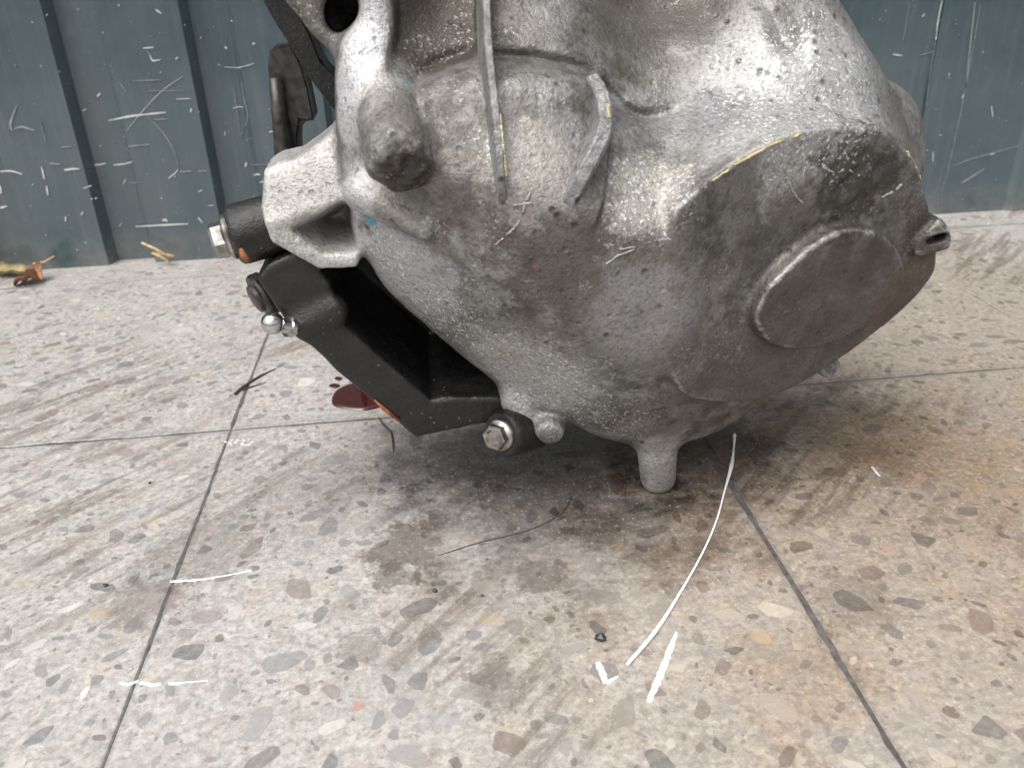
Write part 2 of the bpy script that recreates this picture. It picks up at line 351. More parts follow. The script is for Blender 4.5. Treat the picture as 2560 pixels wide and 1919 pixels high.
# floor grime and painted foot shade, shared by tiles and chips
def floor_tone(t, base, co, k=1.0):
    big = t.noise(co, 5.5, 3, 0.6, 0.3); mid = t.noise(co, 28, 4, 0.68); fine = t.noise(co, 480, 3, 0.7)
    tint = t.n('TexNoise'); t.put(tint.inputs['Vector'], co); t.put(tint.inputs['Scale'], 46.0); t.put(tint.inputs['Detail'], 2.0)
    tc = t.n('SeparateColor'); t.put(tc.inputs[0], tint.outputs['Color'])
    base = t.mix(t.map(tc.outputs[0], 0.58, 0.75, 0, 0.35*k), base, (0.46, 0.38, 0.35))
    base = t.mix(t.map(tc.outputs[1], 0.56, 0.72, 0, 0.50*k), base, (0.30, 0.305, 0.315))
    base = t.mix(t.map(tc.outputs[2], 0.60, 0.75, 0, 0.40*k), base, (0.46, 0.40, 0.30))
    c = t.mix(t.map(mid, 0.48, 0.72, 0.0, 0.40), base, (0.235, 0.21, 0.18))
    # smeared streaks
    sdir = G(1300, 1500)-G(900, 1850)
    sm = t.noise(t.mapping(t.mapping(co, rot=(0, 0, -math.atan2(sdir[1], sdir[0]))), sc=(11, 95, 9)), 1.0, 4, 0.65)
    smk = t.map(t.noise(co, 6.5, 3), 0.48, 0.58)
    c = t.mix(t.math('MULTIPLY', t.math('MULTIPLY', t.map(sm, 0.46, 0.60), smk), 0.70), c, (0.15, 0.125, 0.10))
    # brown damp area on the right-hand tiles, oily soiling with painted contact shade round the gearbox foot
    m2 = t.noise(co, 95, 4, 0.7)
    c = t.mix(t.math('MULTIPLY', t.blob(co, (0.40, 0.46, 0), 0.32, mid, 0.8, 0.5), 0.75), c, (0.74, 0.65, 0.54), 'MULTIPLY')
    c = t.mix(t.math('MULTIPLY', t.blob(co, G(2350, 1450), 0.24, mid, 0.9, 0.6), 0.75), c, (0.85, 0.76, 0.65), 'MULTIPLY')
    jd = None
    sx = t.n('SeparateXYZ'); t.put(sx.inputs[0], co)
    for k_, c_, w_ in ((0, -0.135, .0025), (0, 0.1525, .005), (1, 0.471, .006), (1, 0.775, .005)):
        q = t.map(t.math('ADD', t.math('DIVIDE', t.math('ABSOLUTE', t.math('SUBTRACT', sx.outputs[k_], c_)), w_), t.math('MULTIPLY', t.math('SUBTRACT', m2, 0.5), 3.0)), 0.1, 1.0, 0.38, 0.0, True)
        jd = q if jd is None else t.math('MAXIMUM', jd, q)
    c = t.mix(jd, c, (0.10, 0.095, 0.09))
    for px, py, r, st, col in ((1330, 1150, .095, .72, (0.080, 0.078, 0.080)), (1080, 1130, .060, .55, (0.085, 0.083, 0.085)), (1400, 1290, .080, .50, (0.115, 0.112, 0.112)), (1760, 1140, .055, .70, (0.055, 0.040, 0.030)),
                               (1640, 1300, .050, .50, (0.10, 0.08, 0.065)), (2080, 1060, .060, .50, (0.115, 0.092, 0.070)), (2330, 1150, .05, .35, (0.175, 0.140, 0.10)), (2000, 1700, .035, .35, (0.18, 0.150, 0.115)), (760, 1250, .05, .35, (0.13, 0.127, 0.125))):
        c = t.mix(t.math('MULTIPLY', t.blob(co, G(px, py), r, mid, 1.0, 0.6), min(1.0, st*1.15)), c, tuple(x_*4.4 for x_ in col), 'MULTIPLY')  # soiling and contact shade, both multiplied into the colour
    for px, py, r, st in ((1010, 1370, .020, .7), (985, 1430, .012, .6), (1360, 1440, .014, .6), (900, 1620, .010, .4), (1230, 1680, .009, .5), (370, 1500, .02, .45), (500, 1370, .03, .35), (1240, 1720, .012, .4), (2140, 1500, .02, .4)):
        c = t.mix(t.math('MULTIPLY', t.blob(co, G(px, py), r, m2, 1.6, 0.3), st), c, (0.10, 0.08, 0.063))
    c = t.mix(t.map(m2, 0.53, 0.72, 0.0, 0.42), c, (0.15, 0.143, 0.135))
    c = t.mix(t.map(fine, 0.58, 0.70, 0.0, 0.22+0.15*k), c, (0.66, 0.65, 0.62))
    c = t.mix(t.map(fine, 0.42, 0.31, 0.0, 0.25+0.25*k), c, (0.10, 0.09, 0.08))
    return c, big, mid, fine
def tile_mat():
    t = NT('terrazzo_cement'); co = t.n('NewGeometry').outputs['Position']
    v = t.voro(co, 330, 'Color'); val = t.n('SeparateColor'); t.put(val.inputs[0], v)
    d = t.noise(co, 260, 4, 0.75)
    base = t.mix(t.map(d, 0.36, 0.62), (0.265, 0.257, 0.244), (0.475, 0.460, 0.436))
    base = t.mix(t.map(val.outputs[0], 0.6, 1.0, 0, 0.35), base, (0.33, 0.31, 0.29))
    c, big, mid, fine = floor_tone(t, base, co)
    t.set(Base_Color=c, Roughness=t.map(mid, 0.35, 0.7, 0.38, 0.62))
    t.put(t.b.inputs['Normal'], t.bump(t.math('ADD', fine, t.math('MULTIPLY', d, 0.8)), 0.4, 0.0005).outputs[0]); return t.m
def chip_mat(name, source):
    t = NT(name); co = t.n('NewGeometry').outputs['Position']
    if source == 'object': base = t.n('ObjectInfo').outputs['Color']
    else: a = t.n('Attribute', attribute_name='chip_colour'); base = a.outputs['Color']
    nz = t.noise(co, 260, 5, 0.7)
    base = t.mix(t.map(nz, 0.3, 0.7, 0.05, 0.55), base, (0.37, 0.36, 0.345))
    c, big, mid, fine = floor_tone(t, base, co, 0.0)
    t.set(Base_Color=c, Roughness=t.map(mid, 0.35, 0.7, 0.30, 0.5))
    t.put(t.b.inputs['Normal'], t.bump(fine, 0.25, 0.0004).outputs[0]); return t.m
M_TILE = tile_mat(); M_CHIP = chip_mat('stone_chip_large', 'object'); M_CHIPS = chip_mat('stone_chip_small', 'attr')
M_BED = simple('dirty_mortar', (0.085, 0.08, 0.076), 0.0, 0.9, 0.5, 200, 0.5, 0.001)

def wall_mat():
    t = NT('blue_green_painted_sheet'); co = t.coord()
    big = t.noise(t.mapping(co, sc=(9, 1, 2.0)), 1.0, 5, 0.6); mid = t.noise(co, 35, 6, 0.65); fine = t.noise(t.mapping(co, sc=(150, 1, 5)), 1.0, 5, 0.7)
    c = t.mix(t.map(mid, 0.3, 0.7), (0.044, 0.070, 0.080), (0.062, 0.092, 0.104))
    c = t.mix(t.map(big, 0.40, 0.72, 0, 0.45), c, (0.112, 0.132, 0.135))
    c = t.mix(t.map(fine, 0.52, 0.76, 0, 0.45), c, (0.13, 0.15, 0.152))
    dust = t.map(t.vec('DOT_PRODUCT', co, (0, 0, 1), out=1), 0.0, 0.035, 0.45, 0.0)
    c = t.mix(t.math('MULTIPLY', dust, t.map(mid, 0.35, 0.6)), c, (0.22, 0.20, 0.17))
    sp = t.math('MULTIPLY', t.map(t.voro(co, 95), 0.05, 0.09, 1, 0), t.map(t.noise(co, 22, 3), 0.5, 0.6))
    c = t.mix(t.math('MULTIPLY', sp, 0.6), c, (0.55, 0.56, 0.54))
    t.set(Base_Color=c, Roughness=t.map(mid, 0.3, 0.7, 0.16, 0.30), Coat_Weight=0.5, Coat_Roughness=0.10)
    t.put(t.b.inputs['Normal'], t.bump(t.noise(co, 9, 3), 0.12, 0.004).outputs[0]); return t.m
M_WALL = wall_mat()
M_SCRATCH = simple('bare_scratch', (0.55, 0.57, 0.56), 0.2, 0.5, 0.2, 300, 0.2, 0.0003)
M_SCRATCHF = simple('faint_scratch', (0.20, 0.23, 0.235), 0.1, 0.5, 0.3, 300, 0.2, 0.0003)

# ------------------------------------------------------------------ floor
XJ = [-0.135-0.2875*k for k in (4, 3, 2, 1)]+[-0.135, 0.1525]+[0.1525+0.2875*k for k in (1, 2, 3, 4)]
YJ = [-0.745, -0.441, -0.137, 0.167, 0.471, 0.775, 0.90]
WALLY = 0.826
bm = bmesh.new(); bmesh.ops.create_cube(bm, size=1.0, matrix=Matrix.Translation((0.1, 0.2, -0.0256)) @ Matrix.Diagonal((6.0, 5.0, 0.05, 1)))
floor = link(bpy.data.objects.new('floor', mesh_bm('floor', bm, M_BED))); floor['kind'] = 'structure'
floor['label'] = 'bed of dark dirty mortar under the speckled terrazzo tiles'
def half_gap(axis, i):
    if axis == 'x': return {4: 0.00018, 5: 0.0008, 6: 0.00005}.get(i, 0.0007)
    return {4: 0.0008, 5: 0.0007}.get(i, 0.0007)
tiles = {}
for i in range(len(XJ)-1):
    for j in range(len(YJ)-1):
        x0, x1 = XJ[i]+half_gap('x', i), XJ[i+1]-half_gap('x', i+1)
        y0, y1 = YJ[j]+half_gap('y', j), YJ[j+1]-half_gap('y', j+1)
        near = y1 > 0.1 and x1 > -0.8 and x0 < 1.0
        n = 44 if near else 2
        edge = []
        for (ax, ay, bx, by, nx_, ny_) in ((x0, y0, x1, y0, 0, 1), (x1, y0, x1, y1, -1, 0), (x1, y1, x0, y1, 0, -1), (x0, y1, x0, y0, 1, 0)):
            w = 0.0
            for k in range(n):
                w = 0.7*w+random.gauss(0, 0.00024); t_ = k/n; q = max(0.0, w+0.0002)*(1 if k else 0)
                if random.random() < 0.05: q += random.uniform(0.0003, 0.0014)
                edge.append((ax+(bx-ax)*t_+nx_*q, ay+(by-ay)*t_+ny_*q))
        bm = bmesh.new(); cxm, cym = (x0+x1)/2, (y0+y1)/2
        rings = []
        for (ins_, z) in ((0.0, -0.0022), (0.0, -0.0007), (0.0006, 0.0)):
            rings.append([bm.verts.new((ex-cxm-math.copysign(ins_, ex-cxm)*(abs(abs(ex-cxm)-(x1-x0)/2) < 0.003), ey-cym-math.copysign(ins_, ey-cym)*(abs(abs(ey-cym)-(y1-y0)/2) < 0.003), z)) for ex, ey in edge])
        m = len(edge)
        for r in range(2):
            for k in range(m): bm.faces.new((rings[r][k], rings[r][(k+1) % m], rings[r+1][(k+1) % m], rings[r+1][k]))
        bm.faces.new(rings[2])
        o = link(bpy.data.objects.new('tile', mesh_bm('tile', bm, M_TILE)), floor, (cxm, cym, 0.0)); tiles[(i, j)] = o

# stone chips set in the tiles
CHIPCOL = [((0.19, 0.195, 0.205), 30), ((0.125, 0.13, 0.14), 18), ((0.26, 0.257, 0.252), 24), ((0.21, 0.18, 0.165), 14), ((0.15, 0.115, 0.10), 7),
           ((0.46, 0.445, 0.42), 12), ((0.40, 0.20, 0.165), 0.8), ((0.42, 0.34, 0.31), 4), ((0.42, 0.35, 0.25), 1.5), ((0.56, 0.54, 0.51), 4)]
cw = np.array([c[1] for c in CHIPCOL]); cw = cw/cw.sum()
def chip_shape(r):
    n = random.randint(4, 7); el = random.uniform(1.0, 2.3); th = random.uniform(0, 6.28); pts = []
    a0 = sorted((k+random.uniform(-0.32, 0.32))/n*2*math.pi for k in range(n))
    for a in a0:
        rr = r*random.uniform(0.72, 1.08); x, y = rr*math.cos(a)*math.sqrt(el), rr*math.sin(a)/math.sqrt(el)
        pts.append((x*math.cos(th)-y*math.sin(th), x*math.sin(th)+y*math.cos(th)))
    out = []                                            # knock the corners off
    for k in range(n):
        a, b, c = np.array(pts[k-1]), np.array(pts[k]), np.array(pts[(k+1) % n]); q = random.uniform(0.05, 0.16)
        out += [b+(a-b)*q, b+(c-b)*q]
    return np.array(out)
def screen(x, y):
    v = np.array([x, y, -CAMH]); z = v@fw
    return (v@rt/z*FPX+IW/2, -(v@up)/z*FPX+IH/2, z) if z > 0.05 else (1e6, 1e6, 1)
cells = {}; chips = []
def free(x, y, r):
    gi, gj = int(x//0.02), int(y//0.02)
    for a in (-1, 0, 1):
        for b in (-1, 0, 1):
            for (qx, qy, qr) in cells.get((gi+a, gj+b), ()):
                if (qx-x)**2+(qy-y)**2 < (0.95*(r+qr)+0.0004)**2: return False
    return True
def tile_at(x, y):
    for i in range(len(XJ)-1):
        if XJ[i] < x < XJ[i+1]:
            for j in range(len(YJ)-1):
                if YJ[j] < y < YJ[j+1]: return i, j, min(x-XJ[i], XJ[i+1]-x, y-YJ[j], YJ[j+1]-y)
    return None
for (cnt, r0, r1, box) in ((2600, 0.0046, 0.0085, (-0.75, 1.0, -0.1, 0.81)), (8500, 0.0024, 0.0046, (-0.75, 1.0, -0.05, 0.81)), (15000, 0.0009, 0.0024, (-0.6, 0.8, 0.1, 0.81))):
    for _ in range(cnt):
        x, y = random.uniform(box[0], box[1]), random.uniform(box[2], box[3]); r = r0+(r1-r0)*random.random()**1.8
        t_ = tile_at(x, y)
        if not t_ or t_[2] < r*1.45+0.0012 or not free(x, y, r): continue
        cells.setdefault((int(x//0.02), int(y//0.02)), []).append((x, y, r))
        sx, sy, sz = screen(x, y); vis = -20 < sx < IW+20 and -20 < sy < IH+20
        chips.append((r/sz*(1.0 if vis else 0.0)*math.sqrt(max(0.05, CAMH/math.hypot(y, CAMH))), x, y, r, t_[0], t_[1]))
chips.sort(key=lambda c: -c[0])
protos = []
for k in range(24):
    s = chip_shape(1.0); bm = bmesh.new()
    top = [bm.verts.new((p[0], p[1], 0.0)) for p in s]; bot = [bm.verts.new((p[0]*1.0, p[1]*1.0, -1.0)) for p in s]
    bm.faces.new(top)
    for a in range(len(s)): bm.faces.new((top[a], bot[a], bot[(a+1) % len(s)], top[(a+1) % len(s)]))
    protos.append(mesh_bm('stone_chip', bm, M_CHIP))
ZCH = 0.00012
for c in chips[:290]:
    o = bpy.data.objects.new('stone_chip', random.choice(protos)); par = tiles[(c[4], c[5])]
    link(o, par, (c[1]-par.location.x, c[2]-par.location.y, ZCH)); o.scale = (c[3], c[3], 0.0006); o.rotation_euler.z = random.uniform(0, 6.28)
    col = np.array(CHIPCOL[RNG.choice(len(CHIPCOL), p=cw)][0])*random.uniform(0.8, 1.2); o.color = (*col, 1)
rest = {}
for c in chips[290:]: rest.setdefault((c[4], c[5]), []).append(c)
for key, lst in rest.items():
    par = tiles[key]; V = []; F = []; C = []
    for c in lst:
        s = chip_shape(c[3]); n0 = len(V); col = np.array(CHIPCOL[RNG.choice(len(CHIPCOL), p=cw)][0])*random.uniform(0.8, 1.2)
        V += [(c[1]-par.location.x+p[0], c[2]-par.location.y+p[1], ZCH) for p in s]; F.append(tuple(range(n0, n0+len(s)))); C += [(*col, 1)]*len(s)
    me = bpy.data.meshes.new('stone_chips'); me.from_pydata(V, [], F); me.materials.append(M_CHIPS)
    at = me.color_attributes.new('chip_colour', 'FLOAT_COLOR', 'POINT'); at.data.foreach_set('color', np.array(C, np.float32).ravel())
    o = link(bpy.data.objects.new('stone_chips', me), par); o['kind'] = 'stuff'

# white paint marks on the tiles
def streak(name, pts, widths, mat, z=0.0003, parent=floor, n=9, rough=0.28):
    px = catmull([(p[0], p[1]) for p in pts], n, False); ws = np.interp(np.linspace(0, len(pts)-1, len(px)), range(len(pts)), widths)
    g = np.array([G(a, b, z) for a, b in px]); bm = bmesh.new(); L = []
    for i in range(len(g)):
        t = g[min(i+1, len(g)-1)]-g[max(i-1, 0)]; t = t/np.linalg.norm(t); nn = np.array([-t[1], t[0], 0])
        a = ws[i]*random.uniform(1-rough, 1+rough); b = ws[i]*random.uniform(1-rough, 1+rough)
        L.append([bm.verts.new(g[i]+nn*a/2), bm.verts.new(g[i]-nn*b/2), bm.verts.new(g[i]+nn*a*0.55+np.array([0, 0, -z])), bm.verts.new(g[i]-nn*b*0.55+np.array([0, 0, -z]))])
    for i in range(len(g)-1):
        a, b = L[i], L[i+1]
        bm.faces.new((a[0], b[0], b[1], a[1])); bm.faces.new((a[2], b[2], b[0], a[0])); bm.faces.new((a[1], b[1], b[3], a[3]))
    o = bpy.data.objects.new(name, mesh_bm(name, bm, mat, True)); link(o, parent); return o
streak('paint_mark', [(1692, 1578), (1668, 1640), (1640, 1712), (1620, 1756)], [0.0010, 0.0028, 0.0026, 0.0016], M_WHITE)
streak('paint_mark', [(1496, 1654), (1506, 1680), (1516, 1706)], [0.0026, 0.0026, 0.0024], M_WHITE)
streak('paint_mark', [(1514, 1704), (1528, 1698), (1545, 1688)], [0.0022, 0.0015, 0.0006], M_WHITE, 0.00034)
streak('paint_mark', [(299, 1703), (322, 1708), (347, 1699)], [0.0012, 0.0017, 0.0012], M_WHITE)
streak('paint_mark', [(350, 1703), (378, 1709), (404, 1708)], [0.0012, 0.0018, 0.0012], M_WHITE)
streak('paint_mark', [(421, 1706), (445, 1706), (470, 1703), (520, 1699)], [0.0014, 0.0014, 0.0006, 0.0003], M_WHITE)
streak('paint_mark', [(425, 1452), (490, 1448), (560, 1438), (630, 1424)], [0.0014, 0.0013, 0.0009, 0.0003], M_WHITE)
for k in range(16):
    x = 563+k*4.2+random.uniform(-2, 2); y = 1105-0.1*k+random.uniform(-7, 7)
    streak('paint_mark', [(x, y), (x+random.uniform(3, 9), y+random.uniform(-3, 3))], [0.0011, 0.0007], M_WHITE)
streak('paint_mark', [(2180, 1166), (2190, 1178), (2201, 1190)], [0.0010, 0.0013, 0.0008], M_WHITE)
streak('scuff_mark', [(1095, 1388), (1200, 1355), (1320, 1325), (1400, 1285), (1430, 1240)], [0.0004, 0.0008, 0.0009, 0.0007, 0.0008], M_TWIG, 0.00022, rough=0.5)

# ------------------------------------------------------------------ corrugated wall
prof = []
ribs = [-0.62-0.149*k for k in range(1, 14)][::-1]
def wx(px, py): return P(px, py, WALLY)[0]
r1 = wx(106+0.26*300, 300); r2 = wx(447+0.2*300, 300); pitch = r2-r1
rb = sorted([r1+pitch*k for k in range(-9, 16)])
seam = wx(2330, 150)
D = 0.0150
zt = 1.7
px_ = [(-2.2, 0.0)]
rb = [x for x in rb if x < seam-0.10]
for x in rb:                       # groove: steep face, flat bottom, steep face
    px_ += [(x-0.002, 0.0), (x+0.003, D), (x+0.036, D), (x+0.043, 0.0)]
px_ += [(seam+0.06, 0.0)]
bm = bmesh.new(); zs = np.linspace(0.0, zt, 12); colv = []
def walloff(x, z): return 0.0012*math.sin(7*x+3*z)+0.0008*math.sin(19*x)
for (x, y) in px_:
    colv.append([bm.verts.new((x, y+walloff(x, z), z+(0.0015*math.sin(9*x) if k == 0 else 0))) for k, z in enumerate(zs)])
for i in range(len(colv)-1):
    for k in range(len(zs)-1): bm.faces.new((colv[i][k], colv[i+1][k], colv[i+1][k+1], colv[i][k+1]))
bmesh.ops.recalc_face_normals(bm, faces=bm.faces)
geo = bmesh.ops.extrude_face_region(bm, geom=bm.faces[:])
for v in geo['geom']:
    if isinstance(v, bmesh.types.BMVert): v.co.y += 0.0012
wall_t = bpy.data.objects.new('metal_wall', None); link(wall_t, None, (0, WALLY, 0.0))
tag(wall_t, 'scratched blue-green corrugated metal sheet wall behind the gearbox', 'wall')
bm2 = bm
me = mesh_bm('sheet', bm2, M_WALL); bv = bpy.data.objects.new('sheet', me); link(bv, wall_t)
mod = bv.modifiers.new('bevel', 'BEVEL'); mod.width = 0.0022; mod.segments = 3; mod.limit_method = 'ANGLE'; mod.angle_limit = math.radians(20)
me.polygons.foreach_set('use_smooth', [True]*len(me.polygons)); me.set_sharp_from_angle(angle=math.radians(50))
# overlapping second sheet at the right
bm = bmesh.new(); xs = [seam, seam+0.05, seam+0.11, seam+0.118, seam+0.15, seam+0.158, seam+0.6, seam+1.4]; ys = [0, 0, 0, -0.005, -0.005, 0, 0, 0]
rows = [[bm.verts.new((x-0.02*(z/0.3)*(0), y-0.0035, z)) for x, y in zip(xs, ys)] for z in (0.0, 0.4, zt)]
for a in range(2):
    for b in range(len(xs)-1): bm.faces.new((rows[a][b], rows[a][b+1], rows[a+1][b+1], rows[a+1][b]))
bmesh.ops.recalc_face_normals(bm, faces=bm.faces)
geo = bmesh.ops.extrude_face_region(bm, geom=bm.faces[:])
for v in geo['geom']:
    if isinstance(v, bmesh.types.BMVert): v.co.y += 0.0012
link(bpy.data.objects.new('overlapping_sheet', mesh_bm('overlapping_sheet', bm, M_WALL)), wall_t)

def wall_y(x):
    if x > seam: return -0.0035
    for r in rb:
        if r+0.003 <= x <= r+0.036: return D
    return 0.0
def wscratch(pts, w, mat=M_SCRATCH):
    q = catmull(pts, 5, False); bm = bmesh.new(); L = []; m = len(q)
    for i, (a, b) in enumerate(q):
        p = P(a, b, WALLY); yy = wall_y(p[0]); p = P(a, b, WALLY+yy-0.0007+walloff(p[0], p[2])*(p[0] < seam))
        t = q[min(i+1, m-1)]-q[max(i-1, 0)]; t = t/(np.linalg.norm(t)+1e-9); nn = np.array([t[1], 0, t[0]])
        ww = w*0.00023*(0.35+0.65*math.sin(math.pi*(i+0.6)/(m+0.2)))*random.uniform(0.8, 1.2)
        p = p-np.array([0, WALLY, 0]); L.append((bm.verts.new(p+nn*ww/2), bm.verts.new(p-nn*ww/2)))
    for i in range(m-1): bm.faces.new((L[i][0], L[i+1][0], L[i+1][1], L[i][1]))
    geo = bmesh.ops.extrude_face_region(bm, geom=bm.faces[:])
    for v in geo['geom']:
        if isinstance(v, bmesh.types.BMVert): v.co.y += 0.0004
    link(bpy.data.objects.new('scratch', mesh_bm('scratch', bm, mat)), wall_t)
S = 760/2211.0
SC = [([(790, 878), (960, 845), (1205, 818)], 7), ([(985, 1648), (1180, 1638), (1370, 1628)], 7), ([(468, 1238), (520, 1230), (578, 1228)], 8),
      ([(678, 1203), (720, 1198), (770, 1188)], 7), ([(825, 1200), (890, 1195), (962, 1177)], 6), ([(0, 1248), (80, 1245), (160, 1268)], 7),
      ([(300, 1212), (312, 1255), (322, 1305)], 7), ([(338, 1352), (348, 1420)], 6), ([(1040, 352), (1118, 346)], 5), ([(1090, 405), (1112, 442), (1168, 434)], 5),
      ([(918, 955), (1040, 805), (1180, 660), (1330, 556)], 2), ([(1225, 1298), (1270, 1262), (1296, 1232)], 4), ([(0, 1512), (50, 1500)], 9),
      ([(0, 1350), (8, 1410)], 8), ([(605, 1370), (665, 1350)], 4), ([(1280, 722), (1390, 718)], 3), ([(705, 705), (728, 680)], 5), ([(600, 806), (628, 794)], 5),
      ([(1632, 488), (1740, 492), (1850, 462)], 2.5), ([(1635, 955), (1635, 985)], 4), ([(1690, 790), (1730, 778), (1768, 780)], 3), ([(1845, 1274), (1870, 1268), (1895, 1272)], 5),
      ([(1888, 1328), (1925, 1316)], 4), ([(1955, 962), (1995, 955)], 5), ([(590, 1565), (604, 1540)], 5), ([(475, 1610), (478, 1575)], 5), ([(865, 1648), (888, 1620)], 3),
      ([(1440, 1582), (1472, 1620)], 5), ([(1180, 1605), (1200, 1598), (1215, 1612)], 9), ([(1385, 818), (1392, 790)], 5), ([(1785, 1215), (1792, 1180)], 6), ([(1835, 322), (1855, 316)], 6),
      ([(1632, 342), (1652, 354)], 7), ([(1275, 432), (1298, 416)], 4), ([(1513, 1497), (1556, 1494)], 3), ([(1440, 1395), (1470, 1385)], 3), ([(1130, 70), (1175, 102)], 5),
      ([(660, 1450), (672, 1446)], 5), ([(690, 1446), (703, 1440)], 5), ([(895, 1340), (915, 1300)], 3), ([(1970, 1158), (2020, 1150)], 3)]
for pts, w in SC: wscratch([(a*S, b*S) for a, b in pts], w)
FAINT = [([(960, 590), (1165, 582)], 4), ([(1075, 662), (1340, 660)], 3), ([(1060, 840), (1180, 960), (1265, 1100), (1296, 1225)], 4), ([(930, 1065), (1085, 1052)], 6),
         ([(1308, 1250), (1392, 1246)], 7), ([(1440, 1246), (1510, 1242)], 7), ([(1820, 1198), (2030, 1196)], 3), ([(440, 1072), (520, 1066)], 5), ([(870, 600), (920, 672)], 4),
         ([(1755, 590), (1768, 700), (1800, 850), (1750, 1000)], 3), ([(290, 870), (335, 1040)], 3), ([(120, 770), (75, 900), (90, 950)], 9), ([(100, 940), (160, 925), (250, 950)], 9),
         ([(360, 1190), (440, 1195)], 8), ([(940, 1330), (1030, 1325)], 3), ([(1120, 870), (1220, 866)], 4), ([(1070, 370), (1100, 420)], 5), ([(1700, 640), (1740, 930)], 3)]
for pts, w in FAINT: wscratch([(a*S, b*S) for a, b in pts], w, M_SCRATCHF)
S2 = 0.603
for pts, w in [([(425, 0), (408, 80), (398, 165)], 5), ([(220, 226), (258, 232)], 5), ([(628, 440), (634, 486)], 4), ([(622, 642), (642, 638)], 4), ([(340, 72), (352, 58)], 4), ([(386, 630), (386, 672)], 3), ([(505, 410), (520, 380)], 4)]:
    wscratch([(2100+a*S2, b*S2) for a, b in pts], w)
for pts, w in [([(398, 165), (375, 300), (357, 440)], 3), ([(582, 20), (555, 180), (510, 420), (460, 650), (400, 870)], 3.5), ([(290, 10), (262, 170)], 2), ([(470, 690), (560, 655), (763, 600)], 4), ([(330, 230), (390, 215)], 3), ([(560, 10), (520, 380)], 6), ([(505, 760), (600, 700)], 8)]:
    wscratch([(2100+a*S2, b*S2) for a, b in pts], w, M_SCRATCHF)
for k in range(90):
    a, b = random.uniform(0, 880), random.uniform(0, 640); q = random.uniform(1.5, 7); th = random.choice([0.1, 0.9, 1.4])+random.gauss(0, 0.3)
    if random.random() < 0.25: a = random.uniform(2240, 2560); b = random.uniform(0, 500)
    wscratch([(a, b), (a+q*math.cos(th), b-q*math.sin(th))], random.uniform(2, 4.5), random.choice([M_SCRATCH, M_SCRATCHF, M_SCRATCHF]))

# ------------------------------------------------------------------ gearbox
gear = link(bpy.data.objects.new('gearbox', None), None, tuple(BASE))
tag(gear, 'grimy grey cast aluminium gearbox standing on the tiles with a black iron bracket', 'gearbox')
def part(name, me, parent=None, label=None):
    o = link(bpy.data.objects.new(name, me), parent or gear)
    if label: o['label'] = label
    return o
VOX = 0.0011
lo = np.array([-0.095, 0.272, 0.0]); hi = np.array([0.262, 0.47, 0.282])
ax, X, Y, Z = grid(lo, hi, VOX)
X2, Z2 = np.meshgrid(ax[0], ax[2], indexing='ij')
def poly_at(pts, Yp, n=5, straight=False):
    q = np.array([P(a, b, Yp)[[0, 2]] for a, b in pts])
    return q if straight else catmull(q, n)
def D2(pts, Yp, straight=False): return poly2d(X2, Z2, poly_at(pts, Yp, straight=straight))[:, None, :]
# front of the casing: an upper face leaning back and a belly leaning in below, meeting in a crease
UP = {-60: [(930, .352), (1100, .370), (1215, .368), (1350, .370), (1550, .387), (1700, .394), (1800, .387), (1950, .372), (2080, .374), (2160, .387)],
      60: [(900, .350), (1100, .362), (1215, .359), (1350, .358), (1500, .370), (1650, .384), (1780, .379), (1950, .360), (2100, .363), (2190, .379)],
      130: [(870, .348), (1100, .352), (1250, .347), (1450, .352), (1600, .372), (1750, .367), (1950, .352), (2150, .356), (2220, .372)],
      210: [(870, .347), (1150, .341), (1300, .338), (1450, .342), (1600, .362), (1750, .358), (1950, .345), (2150, .347), (2250, .366)],
      300: [(860, .346), (1100, .334), (1300, .330), (1450, .333), (1600, .347), (1750, .348), (1950, .339), (2150, .341), (2270, .358)],
      400: [(880, .345), (1100, .325), (1300, .321), (1450, .323), (1600, .331), (1720, .336), (1850, .337), (2050, .341), (2250, .352)],
      520: [(900, .340), (1050, .316), (1250, .311), (1400, .312), (1550, .315), (1680, .319), (1850, .330), (2050, .335), (2280, .345)],
      660: [(900, .330), (1200, .300), (1450, .300), (1650, .304), (1900, .318), (2250, .33)], 900: [(900, .31), (1300, .285), (1700, .285), (2200, .305)]}
BE = {120: [(900, .335), (1300, .300), (1700, .298), (2200, .33)], 300: [(870, .340), (1100, .315), (1300, .304), (1600, .302), (1900, .318), (2250, .345)],
      420: [(885, .344), (1050, .324), (1250, .309), (1450, .306), (1650, .307), (1850, .324), (2050, .334), (2270, .354)],
      520: [(900, .347), (1050, .326), (1250, .3115), (1400, .3085), (1550, .3085), (1680, .310), (1850, .326), (2050, .336), (2280, .358)],
      650: [(935, .353), (1050, .332), (1250, .3145), (1450, .3095), (1650, .310), (1850, .325), (2050, .338), (2300, .364)],
      800: [(1060, .357), (1200, .333), (1400, .316), (1600, .311), (1750, .316), (2000, .341), (2200, .365)],
      950: [(1240, .360), (1400, .337), (1550, .325), (1700, .327), (1850, .345), (2000, .367)],
      1060: [(1330, .364), (1500, .347), (1650, .344), (1780, .354)], 1115: [(1560, .359), (1700, .358)]}
def tps(r2): return r2*np.log(r2+1e-9)
